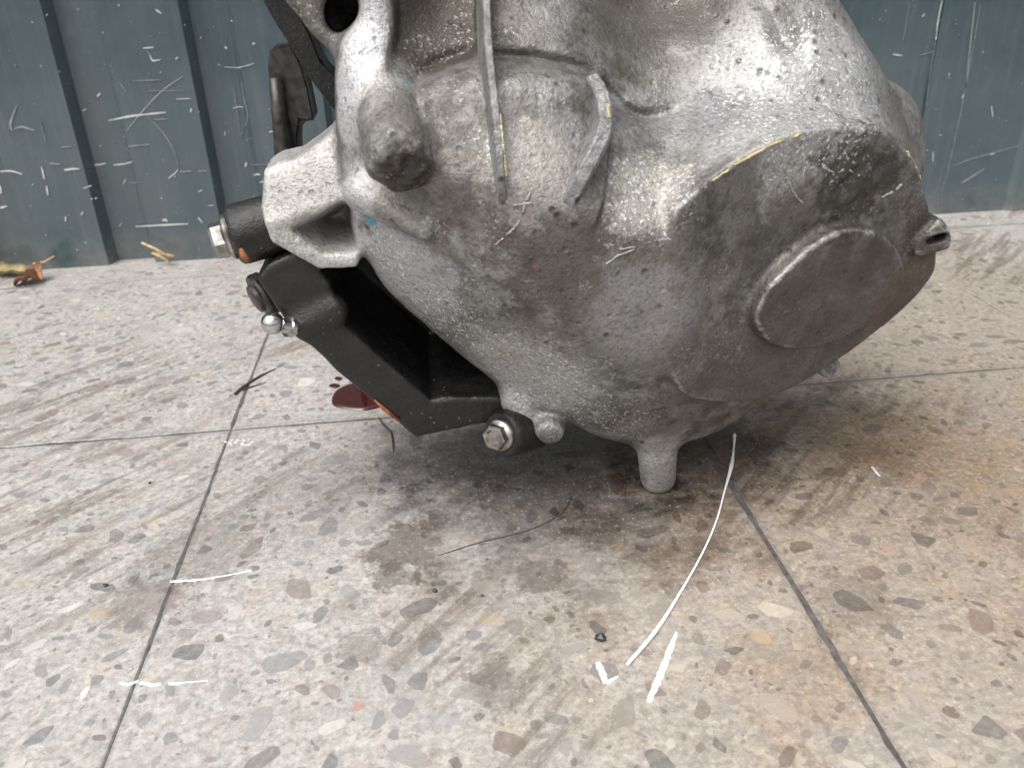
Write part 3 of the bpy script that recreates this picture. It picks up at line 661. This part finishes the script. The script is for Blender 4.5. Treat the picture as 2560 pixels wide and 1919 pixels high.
def front(CP, reg=0.003):
    p = np.array([P(px, py, yy) for py, row in CP.items() for px, yy in row]); n = len(p); u, v = p[:, 0]*10, p[:, 2]*10
    K = tps((u[:, None]-u[None])**2+(v[:, None]-v[None])**2)+np.eye(n)*reg
    A = np.zeros((n+3, n+3)); A[:n, :n] = K; A[:n, n] = 1; A[:n, n+1] = u; A[:n, n+2] = v; A[n:, :n] = A[:n, n:].T
    w = np.linalg.solve(A, np.concatenate([p[:, 1], [0, 0, 0]])); Fq = w[n]+w[n+1]*X2*10+w[n+2]*Z2*10
    for i in range(n): Fq = Fq+w[i]*tps((X2*10-u[i])**2+(Z2*10-v[i])**2)
    return np.clip(Fq, 0.25, 0.44)
def sstep(x): x = np.clip(x, 0, 1); return x*x*(3-2*x)
def line2d(pts3, vals=None):
    """distance in the front plane to a run of points, and their depth carried along"""
    best = np.full(X2.shape, 1e9); yy = np.zeros(X2.shape)
    q = np.array([P(*p) for p in pts3])
    vv = np.zeros(X2.shape)
    for ii, (a, b) in enumerate(zip(q[:-1], q[1:])):
        ex, ez = b[0]-a[0], b[2]-a[2]; t = np.clip(((X2-a[0])*ex+(Z2-a[2])*ez)/(ex*ex+ez*ez), 0, 1)
        dd = np.hypot(X2-a[0]-ex*t, Z2-a[2]-ez*t); m = dd < best; best = np.where(m, dd, best); yy = np.where(m, a[1]+(b[1]-a[1])*t, yy)
        if vals is not None: vv[m] = (vals[ii]+(vals[ii+1]-vals[ii])*t)[m]
    return (best, yy) if vals is None else (best, vv)
FU = front(UP)
# recessed panel left of the long rib, hollows at the top
PAN = [(992, -160), (985, 60), (976, 160), (1030, 205), (1100, 172), (1195, 128), (1205, 40), (1205, -160)]
FU += 0.014*sstep(-poly2d(X2, Z2, poly_at(PAN, .360))/0.004+0.4)
HOL = [(1400, -160), (1480, 20), (1620, 75), (1760, 60), (1830, -20), (1850, -160)]
FU += 0.012*sstep(-poly2d(X2, Z2, poly_at(HOL, .378))/0.012+0.3)
dl_, _ = line2d([(1925, -160, .37), (1950, 0, .36), (1990, 110, .349)]); FU += 0.007*np.exp(-(dl_/0.006)**2)
# drum standing out under the arc groove, groove itself, U-shaped groove right of it
ARC = [(1050, 222), (1105, 186), (1180, 166), (1250, 159), (1330, 163), (1410, 177), (1482, 200)]
DRUM = ARC+[(1520, 260), (1510, 350), (1430, 540), (1250, 560), (1100, 500), (1065, 350)]
FU -= 0.0055*sstep(-poly2d(X2, Z2, poly_at(DRUM, .338))/0.003+0.5)
dl_, am = line2d([(a, b-8, .342) for a, b in ARC], (0.2, .8, 1, 1.1, 1.1, 1, .8)); FU += 0.0062*am*np.exp(-(dl_/0.0034)**2)
UG = [(1510, 222), (1560, 275), (1610, 298), (1670, 296), (1725, 272), (1785, 232)]
dl_, am = line2d([(a, b, .350) for a, b in UG], (1, 1, 1, .9, .7, 0.1)); FU += 0.0062*am*np.exp(-(dl_/0.0030)**2)
UGI = [(1500, 240), (1560, 285), (1610, 308), (1670, 306), (1725, 282), (1790, 240), (1800, 420), (1700, 560), (1560, 560), (1470, 480), (1510, 350)]
FU -= 0.0030*sstep(-poly2d(X2, Z2, poly_at(UGI, .345))/0.003+0.5)
FBE = front(BE)
FBE -= 0.0016*np.exp(-(line2d([(1690, 560, .31), (1700, 800, .312), (1570, 1000, .33)])[0]/0.010)**2)
Fq = smax(FU, FBE, 0.0045).astype(np.float32)[:, None, :]
OUT = [(910, -190), (900, -40), (893, 40), (846, 112), (838, 220), (840, 330), (855, 440), (872, 520), (905, 640), (965, 742), (1050, 826), (1150, 912), (1240, 985), (1272, 1045),
       (1330, 1048), (1400, 1052), (1480, 1098), (1560, 1128), (1640, 1134), (1720, 1122), (1820, 1094), (1950, 1015), (2030, 955), (2120, 895), (2270, 775), (2328, 700), (2342, 630),
       (2338, 560), (2318, 470), (2300, 380), (2278, 265), (2240, 170), (2180, 45), (2130, -60), (2090, -190)]
d = smax(D2(OUT, .362), (Fq-Y)*0.80, 0.014)
d = smax(d, Y-0.462, 0.01)
lab = np.zeros(d.shape, np.uint8); tone = np.zeros(d.shape, np.float32)
def union(dn, k, l, tn=0.0, soft=0.004):
    global d, lab, tone
    lab[(dn < d)] = l; w = np.clip((d-dn)/soft*0.5+0.5, 0, 1); tone += (tn-tone)*w; d = smin(d, dn, k)
# end cover lobe (right): flat front, drafted sides
LOBE = [(1686, 545), (1720, 500), (1800, 432), (1900, 368), (2000, 330), (2110, 318), (2215, 330), (2262, 370), (2300, 450), (2325, 540), (2340, 640), (2320, 705),
        (2240, 790), (2110, 890), (1990, 965), (1880, 1000), (1760, 1000), (1690, 960), (1668, 820), (1672, 680)]
fp = np.array([P(*q) for q in ((1690, 540, .3100), (1800, 440, .3135), (2000, 335, .3185), (2225, 345, .328), (2325, 600, .350), (2100, 880, .344), (1850, 960, .331), (1690, 800, .3105))])
pa = np.linalg.lstsq(np.c_[np.ones(len(fp)), fp[:, 0], fp[:, 2]], fp[:, 1], rcond=None)[0]
FL = (pa[0]+pa[1]*X2+pa[2]*Z2).astype(np.float32)[:, None, :]
def on_plane(pts, off=0.0):
    out = []
    for px, py in pts:
        r_ = ray(px, py); out.append((px, py, (pa[0]+off+pa[2]*CAMH)/(1-(pa[1]*r_[0]+pa[2]*r_[2])/r_[1])))
    return poly2d(X2, Z2, catmull(np.array([P(*q)[[0, 2]] for q in out]), 5))[:, None, :]
dl = smax(smax(on_plane(LOBE)-0.36*(Y-FL), (FL-Y)*0.93, 0.0014), Y-0.45, 0.01)
wl = np.clip((d-dl)/0.004*0.5+0.5, 0, 1)*np.clip((FL+0.006-Y)/0.003, 0, 1)      # the face is soiled, its flank is not
lab[dl < d] = 1; tone = np.maximum(tone, 0.80*wl); d = smin(d, dl, 0.004); del wl
# raised round bearing cap on the lobe
DISC = [(1884, 800), (1905, 735), (1960, 672), (2050, 600), (2140, 574), (2215, 598), (2255, 650), (2262, 712), (2215, 775), (2120, 838), (2010, 868), (1925, 858)]
dd = smax(on_plane(DISC, -0.006)-0.35*(Y-FL+0.006), (FL-0.0066-Y+0.05*(X-0.17))*0.93, 0.0012); dd = smax(dd, Y-0.36, 0.004)
union(dd, 0.0025, 2, 0.95)
# wall of the second shaft bulging at the right behind the lobe
union(capsule(X, Y, Z, P(2150, 345, .405), P(2160, 400, .405), 0.0285), 0.012, 0)
# slotted lug at the right edge
SLG = [(2270, 590), (2325, 540), (2346, 552), (2356, 575), (2354, 606), (2325, 618), (2270, 628)]
dsl = smax(smax(D2(SLG, .350), .342-Y, 0.003), Y-0.375, 0.003)
SLO = [(2304, 586), (2348, 573), (2348, 592), (2304, 603)]
dsl = smax(dsl, -smax(D2(SLO, .348), Y-0.366, 0.001), 0.0012)
union(dsl, 0.002, 3, 1.0, 0.002)
union(cyl(X, Y, Z, P(2040, 895, .385), P(2078, 920, .365), 0.0058, 0.003), 0.003, 0, 0.4)
# left boss pointing at the viewer, with pad under it
union(cyl(X, Y, Z, P(962, 205, .365), P(1000, 425, .311), 0.0140, 0.007, 0.0122), 0.009, 4, -0.1)
union(capsule(X, Y, Z, P(905, 480, .344), P(1060, 575, .3245), 0.0080, 0.0042), 0.005, 0)
# eye lug with a hole, upper left
EAR = [(690, -150), (705, -20), (748, 42), (795, 98), (850, 136), (910, 105), (930, -150)]
de = smax(smax(D2(EAR, .372), .366-Y, 0.006), Y-0.445, 0.004)
de = smax(de, -cyl(X, Y, Z, P(868, 38, .34), P(862, 32, .418), 0.0088, 0.001), 0.004)
union(de, 0.006, 7, 0.25)
# support peg at the foot
fo = G(1656, 1236, 0.0); ptop = P(1648, 1095, .3555)
union(cyl(X, Y, Z, np.array([fo[0], fo[1]+0.008, 0.0008]), np.array([ptop[0], ptop[1]+0.008, ptop[2]+0.004]), 0.0088, 0.005, 0.0118), 0.006, 8, -0.8)
# small lug beside the lower bolt
union(cyl(X, Y, Z, P(1378, 1045, .360), P(1374, 1090, .348), 0.0072, 0.004), 0.003, 9, 0.3)
union(capsule(X, Y, Z, P(1290, 1000, .364), P(1305, 1035, .362), 0.0075), 0.008, 0, -0.2)
# pocketed mounting lug, left
LUG = [(664, 442), (690, 428), (738, 418), (795, 380), (850, 335), (900, 400), (900, 560), (885, 652), (800, 656), (752, 628), (690, 592), (664, 520)]
dg = smax(smax(D2(LUG, .362, True)-0.002, (.357+0.60*np.maximum(0, Z-P(780, 520, .36)[2]-0.25*(X-P(780, 520, .36)[0]))-Y), 0.0030), Y-0.400, 0.004)
PK = [(728, 572), (800, 535), (866, 492), (900, 510), (900, 632), (812, 632), (768, 606)]
dg = smax(dg, -smax(D2(PK, .360, True)+0.25*(Y-.357), Y-0.388, 0.003), 0.003)
union(dg, 0.006, 10, -0.85)

V, F = surface_nets(d, ax, VOX)
N = vnormals(V, F)
vi = np.clip(np.rint((V-lo)/VOX).astype(int), 0, np.array(lab.shape)-1); vl = lab[tuple(vi.T)]; vt = tone[tuple(vi.T)]
def nb_mean(A):
    S_ = np.zeros_like(A); C_ = np.zeros(len(A))
    for k in range(4):
        for j in ((k+1) % 4, (k+3) % 4): S_ += np.stack([np.bincount(F[:, k], A[F[:, j], c], len(A)) for c in range(A.shape[1])], 1); C_ += np.bincount(F[:, k], minlength=len(A))
    return S_/np.maximum(C_, 1)[:, None]
cv = -((nb_mean(V)-V)*N).sum(1)[:, None]/VOX
for _ in range(2): cv = nb_mean(cv)
edge = np.clip(cv[:, 0]/0.13, 0, 1)
print('edge pct', np.percentile(cv, [50, 90, 95, 98, 99]))
V = V+N*(0.0003*vnoise(V, 95)+0.0003*vnoise(V+3, 260)+0.0006*vnoise(V+7, 40))[:, None]
stud_w = np.exp(-(np.linalg.norm(V-P(1012, 435, .311), axis=1)/0.016)**2)
V = V+N*(stud_w*(0.004*vnoise(V+5, 170)+0.0025*vnoise(V+8, 420)))[:, None]
lump = np.exp(-(np.linalg.norm(V-P(2150, 460, .33), axis=1)/0.024)**2)
V = V+N*(lump*(0.004*vnoise(V+9, 170)+0.002*vnoise(V+2, 380)))[:, None]
N = vnormals(V, F); V = V-BASE
fl = vl[F]; fl = np.where((fl == fl[:, :1]).all(1), fl[:, 0], np.max(fl, 1))
for l, nm, lb in ((0, 'casing', None), (1, 'end_cover', 'dark grimy flat-faced end cover'), (2, 'bearing_cap', 'raised round cap'), (3, 'slotted_lug', None),
                  (4, 'boss', 'round boss with greasy black end'), (7, 'eye_lug', None),
                  (8, 'support_peg', None), (9, 'small_lug', None), (10, 'mounting_lug', 'pale pocketed mounting lug')):
    k = fl == l
    if not k.any(): continue
    FF = F[k]; u, inv = np.unique(FF, return_inverse=True)
    me = mesh_np(nm, V[u], inv.reshape(FF.shape), M_ALU, True, N[u])
    for an, av in (('tone', vt), ('edge', edge)):
        at = me.attributes.new(an, 'FLOAT', 'POINT'); at.data.foreach_set('value', av[u].astype(np.float32))
    part(nm, me, None, lb)
del d, lab, tone
# pale scratches and drips that lie on the casing skin
from mathutils.bvhtree import BVHTree
TREE = BVHTree.FromPolygons([tuple(v) for v in V.tolist()], F.tolist())
def surf(px, py):
    r_ = Vector(ray(px, py)).normalized(); h_ = TREE.ray_cast(Vector((0, 0, CAMH))-Vector(BASE), r_)
    return None if h_[0] is None else np.array(h_[0]+h_[1]*0.0001)
def skin(name, pts, r, mat, n=6, gap=0.0):
    q = catmull(pts, n, False); run = []
    for i, (a, b) in enumerate(q):
        p = surf(a+random.uniform(-1.5, 1.5), b+random.uniform(-1.5, 1.5))
        if p is None or random.random() < gap:
            if len(run) > 1: part(name, tube(name, run, [r*random.uniform(0.4, 1.1) for _ in run], mat, 5))
            run = []
        else: run.append(p)
    if len(run) > 1: part(name, tube(name, run, [r*random.uniform(0.4, 1.1) for _ in run], mat, 5))
M_CRUST = simple('pale_crust', (0.29, 0.28, 0.265), 0.0, 0.8, 0.3, 500, 0.4, 0.0004)
skin('scratch', [(1328, 480), (1312, 512), (1305, 540), (1285, 570), (1262, 592), (1240, 612)], 0.0007, M_CRUST, 6, 0.06)
skin('scratch', [(1250, 445), (1258, 480), (1270, 508), (1300, 512), (1330, 506)], 0.0006, M_CRUST, 6, 0.12)
skin('scratch', [(1960, 418), (1972, 455), (1990, 490), (2010, 512)], 0.0005, M_CRUST, 5, 0.1)
skin('scratch', [(2052, 415), (2085, 432), (2115, 425), (2150, 440)], 0.0006, M_CRUST, 5, 0.15)
skin('scratch', [(2205, 492), (2235, 478), (2252, 462)], 0.0008, M_CRUST, 5, 0.1)
skin('scratch', [(1525, 610), (1550, 622), (1590, 618), (1545, 640), (1515, 660)], 0.0005, M_CRUST, 5, 0.2)
skin('paint_trace', [(1782, 452), (1830, 418), (1880, 388), (1940, 358), (2005, 334)], 0.0006, M_YELLOW, 7, 0.10)
skin('paint_trace', [(2266, 378), (2285, 410), (2300, 445), (2312, 480)], 0.0006, M_YELLOW, 6, 0.2)
# ribs: crisp tapered blades standing on the upper face
def blade(pp, w0, w1, depth):
    q = catmull(pp, 8, False); bm = bmesh.new(); rings = []; m = len(q)
    pts3 = np.array([P(*p) for p in q])-BASE
    for i in range(m):
        t_ = pts3[min(i+1, m-1)]-pts3[max(i-1, 0)]; t_ /= np.linalg.norm(t_)
        sd_ = np.cross(t_, [0, -1.0, 0.35]); sd_ /= np.linalg.norm(sd_); nn = np.cross(sd_, t_); nn /= np.linalg.norm(nn)
        if nn[1] > 0: nn = -nn
        ww = w0+(w1-w0)*i/(m-1); c = pts3[i]+nn*0.0003*math.sin(i*1.7)
        rings.append([bm.verts.new(c+sd_*ww*a+nn*(h_)) for a, h_ in ((-1.9, -depth), (-1.25, -0.004), (-1.0, -0.0007), (-0.72, 0.0), (0.72, 0.0), (1.0, -0.0007), (1.25, -0.004), (1.9, -depth))])
    for i in range(m-1):
        for k in range(7): bm.faces.new((rings[i][k], rings[i][k+1], rings[i+1][k+1], rings[i+1][k]))
    bm.faces.new(rings[0]); bm.faces.new(rings[-1][::-1])
    me = mesh_bm('rib', bm, M_RIB); autosmooth(me, 25); return part('rib', me)
blade([(1212, -160, .366), (1216, 0, .349), (1222, 120, .332), (1236, 250, .318), (1247, 360, .3085), (1254, 460, .3065), (1260, 520, .3125)], 0.0017, 0.0014, 0.014)
blade([(1480, 186, .336), (1506, 232, .3255), (1516, 290, .3175), (1508, 340, .3130), (1466, 425, .3085), (1412, 524, .3095)], 0.0026, 0.0028, 0.014)
def trace(pts, r):
    q = catmull(pts, 8, False); i = 0
    while i < len(q)-2:
        m = random.randint(2, 5); sgm = [P(*p)-BASE for p in q[i:i+m+1]]
        if random.random() > 0.3 and len(sgm) > 1: part('paint_trace', tube('paint_trace', sgm, [r*random.uniform(0.5, 1.2) for _ in sgm], M_YELLOW, 5))
        i += m
trace([(1250, 285, .3155), (1256, 345, .3098), (1262, 400, .3078), (1265, 440, .3070)], 0.0006)
trace([(1519, 262, .3205), (1522, 292, .3175), (1519, 320, .3150)], 0.0008)

# ---- generic small sdf part
def sdf_part(name, lo, hi, vox, fn, mat, parent=None, noise=0.0, label=None):
    ax, X, Y, Z = grid(np.array(lo), np.array(hi), vox)
    dd = fn(X, Y, Z, ax); V, F = surface_nets(dd, ax, vox); N = vnormals(V, F)
    if noise: V = V+N*(noise*vnoise(V, 160))[:, None]; N = vnormals(V, F)
    return part(name, mesh_np(name, V-BASE, F, mat, True, N), parent, label)

# ---- black shift bracket
def bracket_fn(X, Y, Z, ax):
    a, b = np.meshgrid(ax[0], ax[2], indexing='ij')
    def q(pts, yp, st=True): return poly2d(a, b, poly_at(pts, yp, straight=st))[:, None, :]
    OUTB = [(642, 690), (668, 655), (745, 618), (792, 648), (880, 642), (1000, 665), (1120, 800), (1262, 985), (1275, 1042), (1180, 1058), (1040, 1088), (1008, 1062), (860, 938), (756, 840), (690, 765)]
    INB = [(804, 672), (826, 700), (838, 768), (862, 806), (960, 890), (1078, 992), (1110, 984), (1290, 984), (1290, 900), (1000, 640), (880, 625), (815, 640)]
    yf = 0.362+0.0*X
    dd = smax(smax(q(OUTB, .366), yf-Y, 0.004), Y-0.448, 0.004)
    dd = smax(dd, -smax(q(INB, .366), Y-0.444, 0.003), 0.003)  # back wall stays behind the pocket, added so the gap looks dark
    dd = smin(dd, capsule(X, Y, Z, P(758, 812, .364), P(842, 772, .364), 0.0042, 0.0050), 0.008)      # wrinkled fold
    dd = smin(dd, capsule(X, Y, Z, P(1085, 975, .385), P(1270, 950, .385), 0.0045), 0.004)            # inner web
    return dd
bl, bh = P(620, 1110, .42), P(1300, 540, .42)
bracket = sdf_part('bracket', (bl[0]-.02, .352, max(0.001, bl[2]-.02)), (bh[0]+.03, .455, bh[2]+.02), 0.001, bracket_fn, M_BLACK, None, 0.0005, 'black painted cast iron bracket')
def boss_me(a, b, r): return lathe('bracket_boss', [(0, r*0.98), (0.004, r), (np.linalg.norm(b-a)-0.0035, r), (np.linalg.norm(b-a)-0.0012, r*0.97), (np.linalg.norm(b-a), r*0.88)], M_BLACK, 48, a-BASE, b-a, 40)
a1, b1 = P(720, 552, .377), P(582, 590, .3725)
part('bracket_boss', boss_me(a1, b1, 0.0136), bracket)
def bolt(name, o, axis, s, rust=False):
    ax_ = Vector(axis).normalized(); L = lambda pr, m, hx=None, sg=48: lathe(name, [(x*s, r*s) for x, r in pr], m, sg, o-BASE, ax_, 28, hx)
    bt = part(name, L([(0, .0100), (0.0012, .0104), (0.0024, .0098), (0.0038, .0074)], M_STEEL), bracket)
    part('bolt_head', L([(0.0030, .0080), (0.0034, .0083), (0.0078, .0083), (0.0090, .0072), (0.0090, .0052), (0.0072, .0044)], M_STEEL, {0, 1, 2, 3}), bt)
    return bt
bolt('flange_bolt', b1, b1-a1, 1.0)
part('rust_patch', tube('rust_patch', [P(*q)-BASE for q in ((601, 622, .3545), (610, 640, .353), (622, 655, .3535))], [0.0008, 0.0017, 0.0010], M_RUST), bracket)
part('rust_patch', tube('rust_patch', [P(*q)-BASE for q in ((936, 999, .3615), (960, 1022, .3615), (998, 1051, .3615))], [0.0004, 0.0011, 0.0007], M_RUST), bracket)
a2, b2 = P(1335, 1062, .368), P(1252, 1086, .352)
part('bracket_boss', boss_me(a2, b2, 0.0120), bracket)
bolt('flange_bolt', b2, b2-a2+np.array([0, -0.006, 0]), 0.80)
# round pivot cap, ball stud and zinc plate behind the bracket edge
pc = P(670, 730, .384)
part('pivot_cap', lathe('pivot_cap', [(0, .0108), (0.004, .0112), (0.0052, .0106), (0.0058, .0072), (0.0075, .0068), (0.008, .0055)], M_GUNMETAL, 44, pc-BASE, (-0.75, -0.45, -0.25), 30), bracket)
bs = P(684, 808, .356); be = P(752, 822, .364)
stud = part('ball_stud', lathe('ball_stud', [(0, .0035), (0.004, .0035), (0.005, .0050), (0.007, .0050), (0.0072, .0036), (0.0105, .0030)] + [(0.0152+0.0052*math.cos(t), 0.0052*math.sin(t)) for t in np.linspace(2.5, 0.05, 14)], M_CHROME, 36, be-BASE, bs-be, 35), bracket)
zp = [(724, 800), (760, 812), (800, 860), (788, 852), (745, 850), (734, 838)]
def plate(name, pts, y0, th, mat, parent, bev=0.0012, label=None, tilt=None):
    bm = bmesh.new(); v = [bm.verts.new(P(a, b, y0+(tilt[i] if tilt else 0))-BASE) for i, (a, b) in enumerate(pts)]; f = bm.faces.new(v)
    g = bmesh.ops.extrude_face_region(bm, geom=[f])
    for e in g['geom']:
        if isinstance(e, bmesh.types.BMVert): e.co.y += th
    bmesh.ops.bevel(bm, geom=bm.edges[:], offset=bev, segments=2, affect='EDGES', clamp_overlap=True)
    me = mesh_bm(name, bm, mat); autosmooth(me, 50); return part(name, me, parent, label)
plate('zinc_plate', [(728, 812), (742, 800), (775, 820), (812, 858), (800, 856), (748, 850), (734, 838)], .374, 0.008, M_STEEL, bracket)
# dark steel strut and selector lever, upper left
plate('strut', [(600, -160), (654, 0), (700, 80), (722, 108), (760, 180), (800, 232), (842, 285), (880, 285), (860, 200), (808, 150), (782, 85), (735, 0), (700, -160)], .418, 0.012, M_BLACK, None, 0.002)
plate('selector_lever', [(677, 116), (728, 110), (752, 150), (772, 215), (789, 300), (775, 306), (752, 304), (747, 340), (750, 400), (750, 430), (704, 430), (696, 380), (688, 300), (678, 220), (668, 185), (671, 140)], .424, 0.016, M_GUNMETAL, None, 0.0025, 'oily dark steel lever')
part('lever_rod', tube('lever_rod', [P(688, 195, .421)-BASE, P(700, 300, .421)-BASE, P(715, 410, .421)-BASE, P(722, 470, .419)-BASE], [0.0030, 0.0038, 0.0052, 0.0056], M_GUNMETAL, 16))

# ------------------------------------------------------------------ oil, debris
def puddle(name, pts, h, label, grp=None):
    q = catmull([G(a, b)[:2] for a, b in pts], 8); c = q.mean(0); bm = bmesh.new(); rings = []
    for s, z in ((1.0, 0.00005), (0.975, h*0.55), (0.93, h*0.85), (0.8, h), (0.4, h)):
        rings.append([bm.verts.new((*((p-c)*s), z)) for p in q])
    for r in range(4):
        for k in range(len(q)): bm.faces.new((rings[r][k], rings[r][(k+1) % len(q)], rings[r+1][(k+1) % len(q)], rings[r+1][k]))
    bm.faces.new(rings[-1])
    o = link(bpy.data.objects.new(name, mesh_bm(name, bm, M_OIL, True)), None, (c[0], c[1], 0.0002)); tag(o, label, 'oil', grp); return o
puddle('oil_puddle', [(829, 1000), (840, 978), (868, 963), (900, 958), (950, 962), (990, 990), (960, 1014), (915, 1026), (870, 1024), (838, 1016)], 0.0013, 'dark red oil puddle on the tile beside the black bracket')
puddle('oil_drop', [(822, 965), (836, 959), (851, 965), (838, 971)], 0.0005, 'flat brown oil drop next to the red puddle, lower of two')
puddle('oil_drop', [(836, 947), (846, 942), (856, 947), (846, 952)], 0.0006, 'tiny shiny oil drop above the larger drop and puddle')

def lay(name, pts, rad, mat, label, cat, group=None, seg=6, n=6):
    q = catmull(pts, n, False); r = np.interp(np.linspace(0, len(pts)-1, len(q)), range(len(pts)), rad) if hasattr(rad, '__len__') else np.full(len(q), rad)
    w = np.array([G(p[0], p[1], (p[2] if len(p) > 2 else 0.0)+r[i]) for i, p in enumerate(q)]); b = w[0].copy(); b[2] = 0
    o = link(bpy.data.objects.new(name, tube(name, w-b, r, mat, seg)), None, tuple(b)); tag(o, label, cat, group); return o
lay('string', [(1836, 1086), (1834, 1120), (1828, 1165), (1812, 1225), (1792, 1298), (1758, 1378), (1702, 1478), (1640, 1575), (1568, 1660)],
    [0.0011, 0.0005, 0.0012, 0.0005, 0.0005, 0.0005, 0.0006, 0.0010, 0.0008], M_THREAD, 'long thin white string curving from under the gearbox across the tiles', 'string', n=10)
lay('dry_stem', [(588, 984), (610, 965), (650, 940), (690, 921)], [0.0011, 0.0009, 0.0008, 0.0003], M_TWIG, 'dark forked dry stem lying across the thin tile joint', 'stem')
lay('dry_stem', [(602, 975), (630, 966), (665, 956)], [0.0007, 0.0006, 0.0002], M_TWIG, 'short dark stem in the fork of the longer dry stem', 'stem')
lay('bent_wire', [(946, 1043), (960, 1062), (977, 1080), (982, 1105), (984, 1130)], [0.0004, 0.0007, 0.0007, 0.0006, 0.0003], M_TWIG, 'thin bent dark wire on the tile below the black bracket', 'wire')
ST = [((354, 607, .028), (425, 643, .004), 'upper straw splinter leaning on the wall sheet'), ((382, 634, .010), (436, 641, .003), 'middle straw splinter crossing the others at the wall foot'),
      ((380, 632, .012), (426, 656, .001), 'lower straw splinter lying at the wall foot')]
for a, b, lb in ST:
    wa, wb = P(a[0], a[1], WALLY-0.012), P(b[0], b[1], WALLY-0.016); wb[2] = max(wb[2], 0.0015); base_ = np.array([wb[0], wb[1], 0])
    o = link(bpy.data.objects.new('straw', tube('straw', [wa-base_, (wa+wb)/2-base_+[0, 0, .001], wb-base_], [0.0012, 0.0014, 0.0011], M_STRAW, 6)), None, tuple(base_)); tag(o, lb, 'straw', 'straws at the wall foot')
# fallen leaf at the left edge
lb_ = G(45, 712)
leaf = link(bpy.data.objects.new('dead_leaf', None), None, tuple(lb_)); tag(leaf, 'curled yellow-green and brown dead leaf at the foot of the wall', 'leaf')
def leaf_part(name, ctrl, mat, nx=14, ny=7):
    bm = bmesh.new(); g = []
    for i in range(nx):
        t = i/(nx-1); c, wd, hgt = ctrl(t); row = []
        for j in range(ny):
            s = j/(ny-1)*2-1
            p = np.array(c)+np.array([0.002*s*math.sin(9*t), wd*s, hgt*(s*s)+0.0012*math.sin(14*t+3*s)]); row.append(bm.verts.new(p))
        g.append(row)
    for i in range(nx-1):
        for j in range(ny-1): bm.faces.new((g[i][j], g[i+1][j], g[i+1][j+1], g[i][j+1]))
    geo = bmesh.ops.extrude_face_region(bm, geom=bm.faces[:])
    for v in geo['geom']:
        if isinstance(v, bmesh.types.BMVert): v.co.z += 0.0005
    return link(bpy.data.objects.new(name, mesh_bm(name, bm, mat, True)), leaf)
p0 = G(-50, 700)-lb_; p1 = G(60, 700)-lb_
leaf_part('blade', lambda t: (p0+(p1-p0)*t+np.array([0, 0.012, 0.002]), 0.002+0.009*math.sin(math.pi*(0.15+0.75*t)), 0.009-0.004*t), M_LEAF)
p2 = G(40, 714)-lb_; p3 = G(104, 712)-lb_
leaf_part('curled_tip', lambda t: (p2+(p3-p2)*t+np.array([0, 0.004, 0.001+0.004*math.sin(3.0*t)]), 0.004+0.010*math.sin(math.pi*(0.1+0.85*t)), 0.016*t), M_LEAFB)
s0 = G(92, 690)-lb_; s1 = P(136, 640, WALLY-0.014)-lb_
link(bpy.data.objects.new('stalk', tube('stalk', [s0+[0, 0, .012], (s0+s1)/2+[0, 0, .004], s1], [0.0012, 0.0010, 0.0007], M_STRAW, 6)), leaf)
# grit
def grit(px, py, r, label):
    c = G(px, py); bm = bmesh.new(); bmesh.ops.create_icosphere(bm, subdivisions=1, radius=r)
    for v in bm.verts: v.co = Vector((v.co.x*random.uniform(0.6, 1.25), v.co.y*random.uniform(0.6, 1.25), max(-0.55*r, v.co.z*0.7*random.uniform(0.6, 1.2))))
    o = link(bpy.data.objects.new('grit', mesh_bm('grit', bm, M_GRIT)), None, (c[0], c[1], 0.55*r)); tag(o, label, 'grit', 'black crumbs on the tiles')
grit(1502, 1598, 0.0026, 'shiny black crumb on the front tile left of the white string')
grit(264, 1464, 0.0013, 'black crumb near a red chip on the left front tile')
grit(1088, 1478, 0.0013, 'small black crumb on the front tile under the gearbox shadow')
grit(1205, 1490, 0.0008, 'tiny black speck just right of the small crumb in the shadow')
grit(375, 1208, 0.0010, 'tiny black speck left of the thin tile joint')
grit(645, 768, 0.0014, 'black crumb under the round pivot cap')
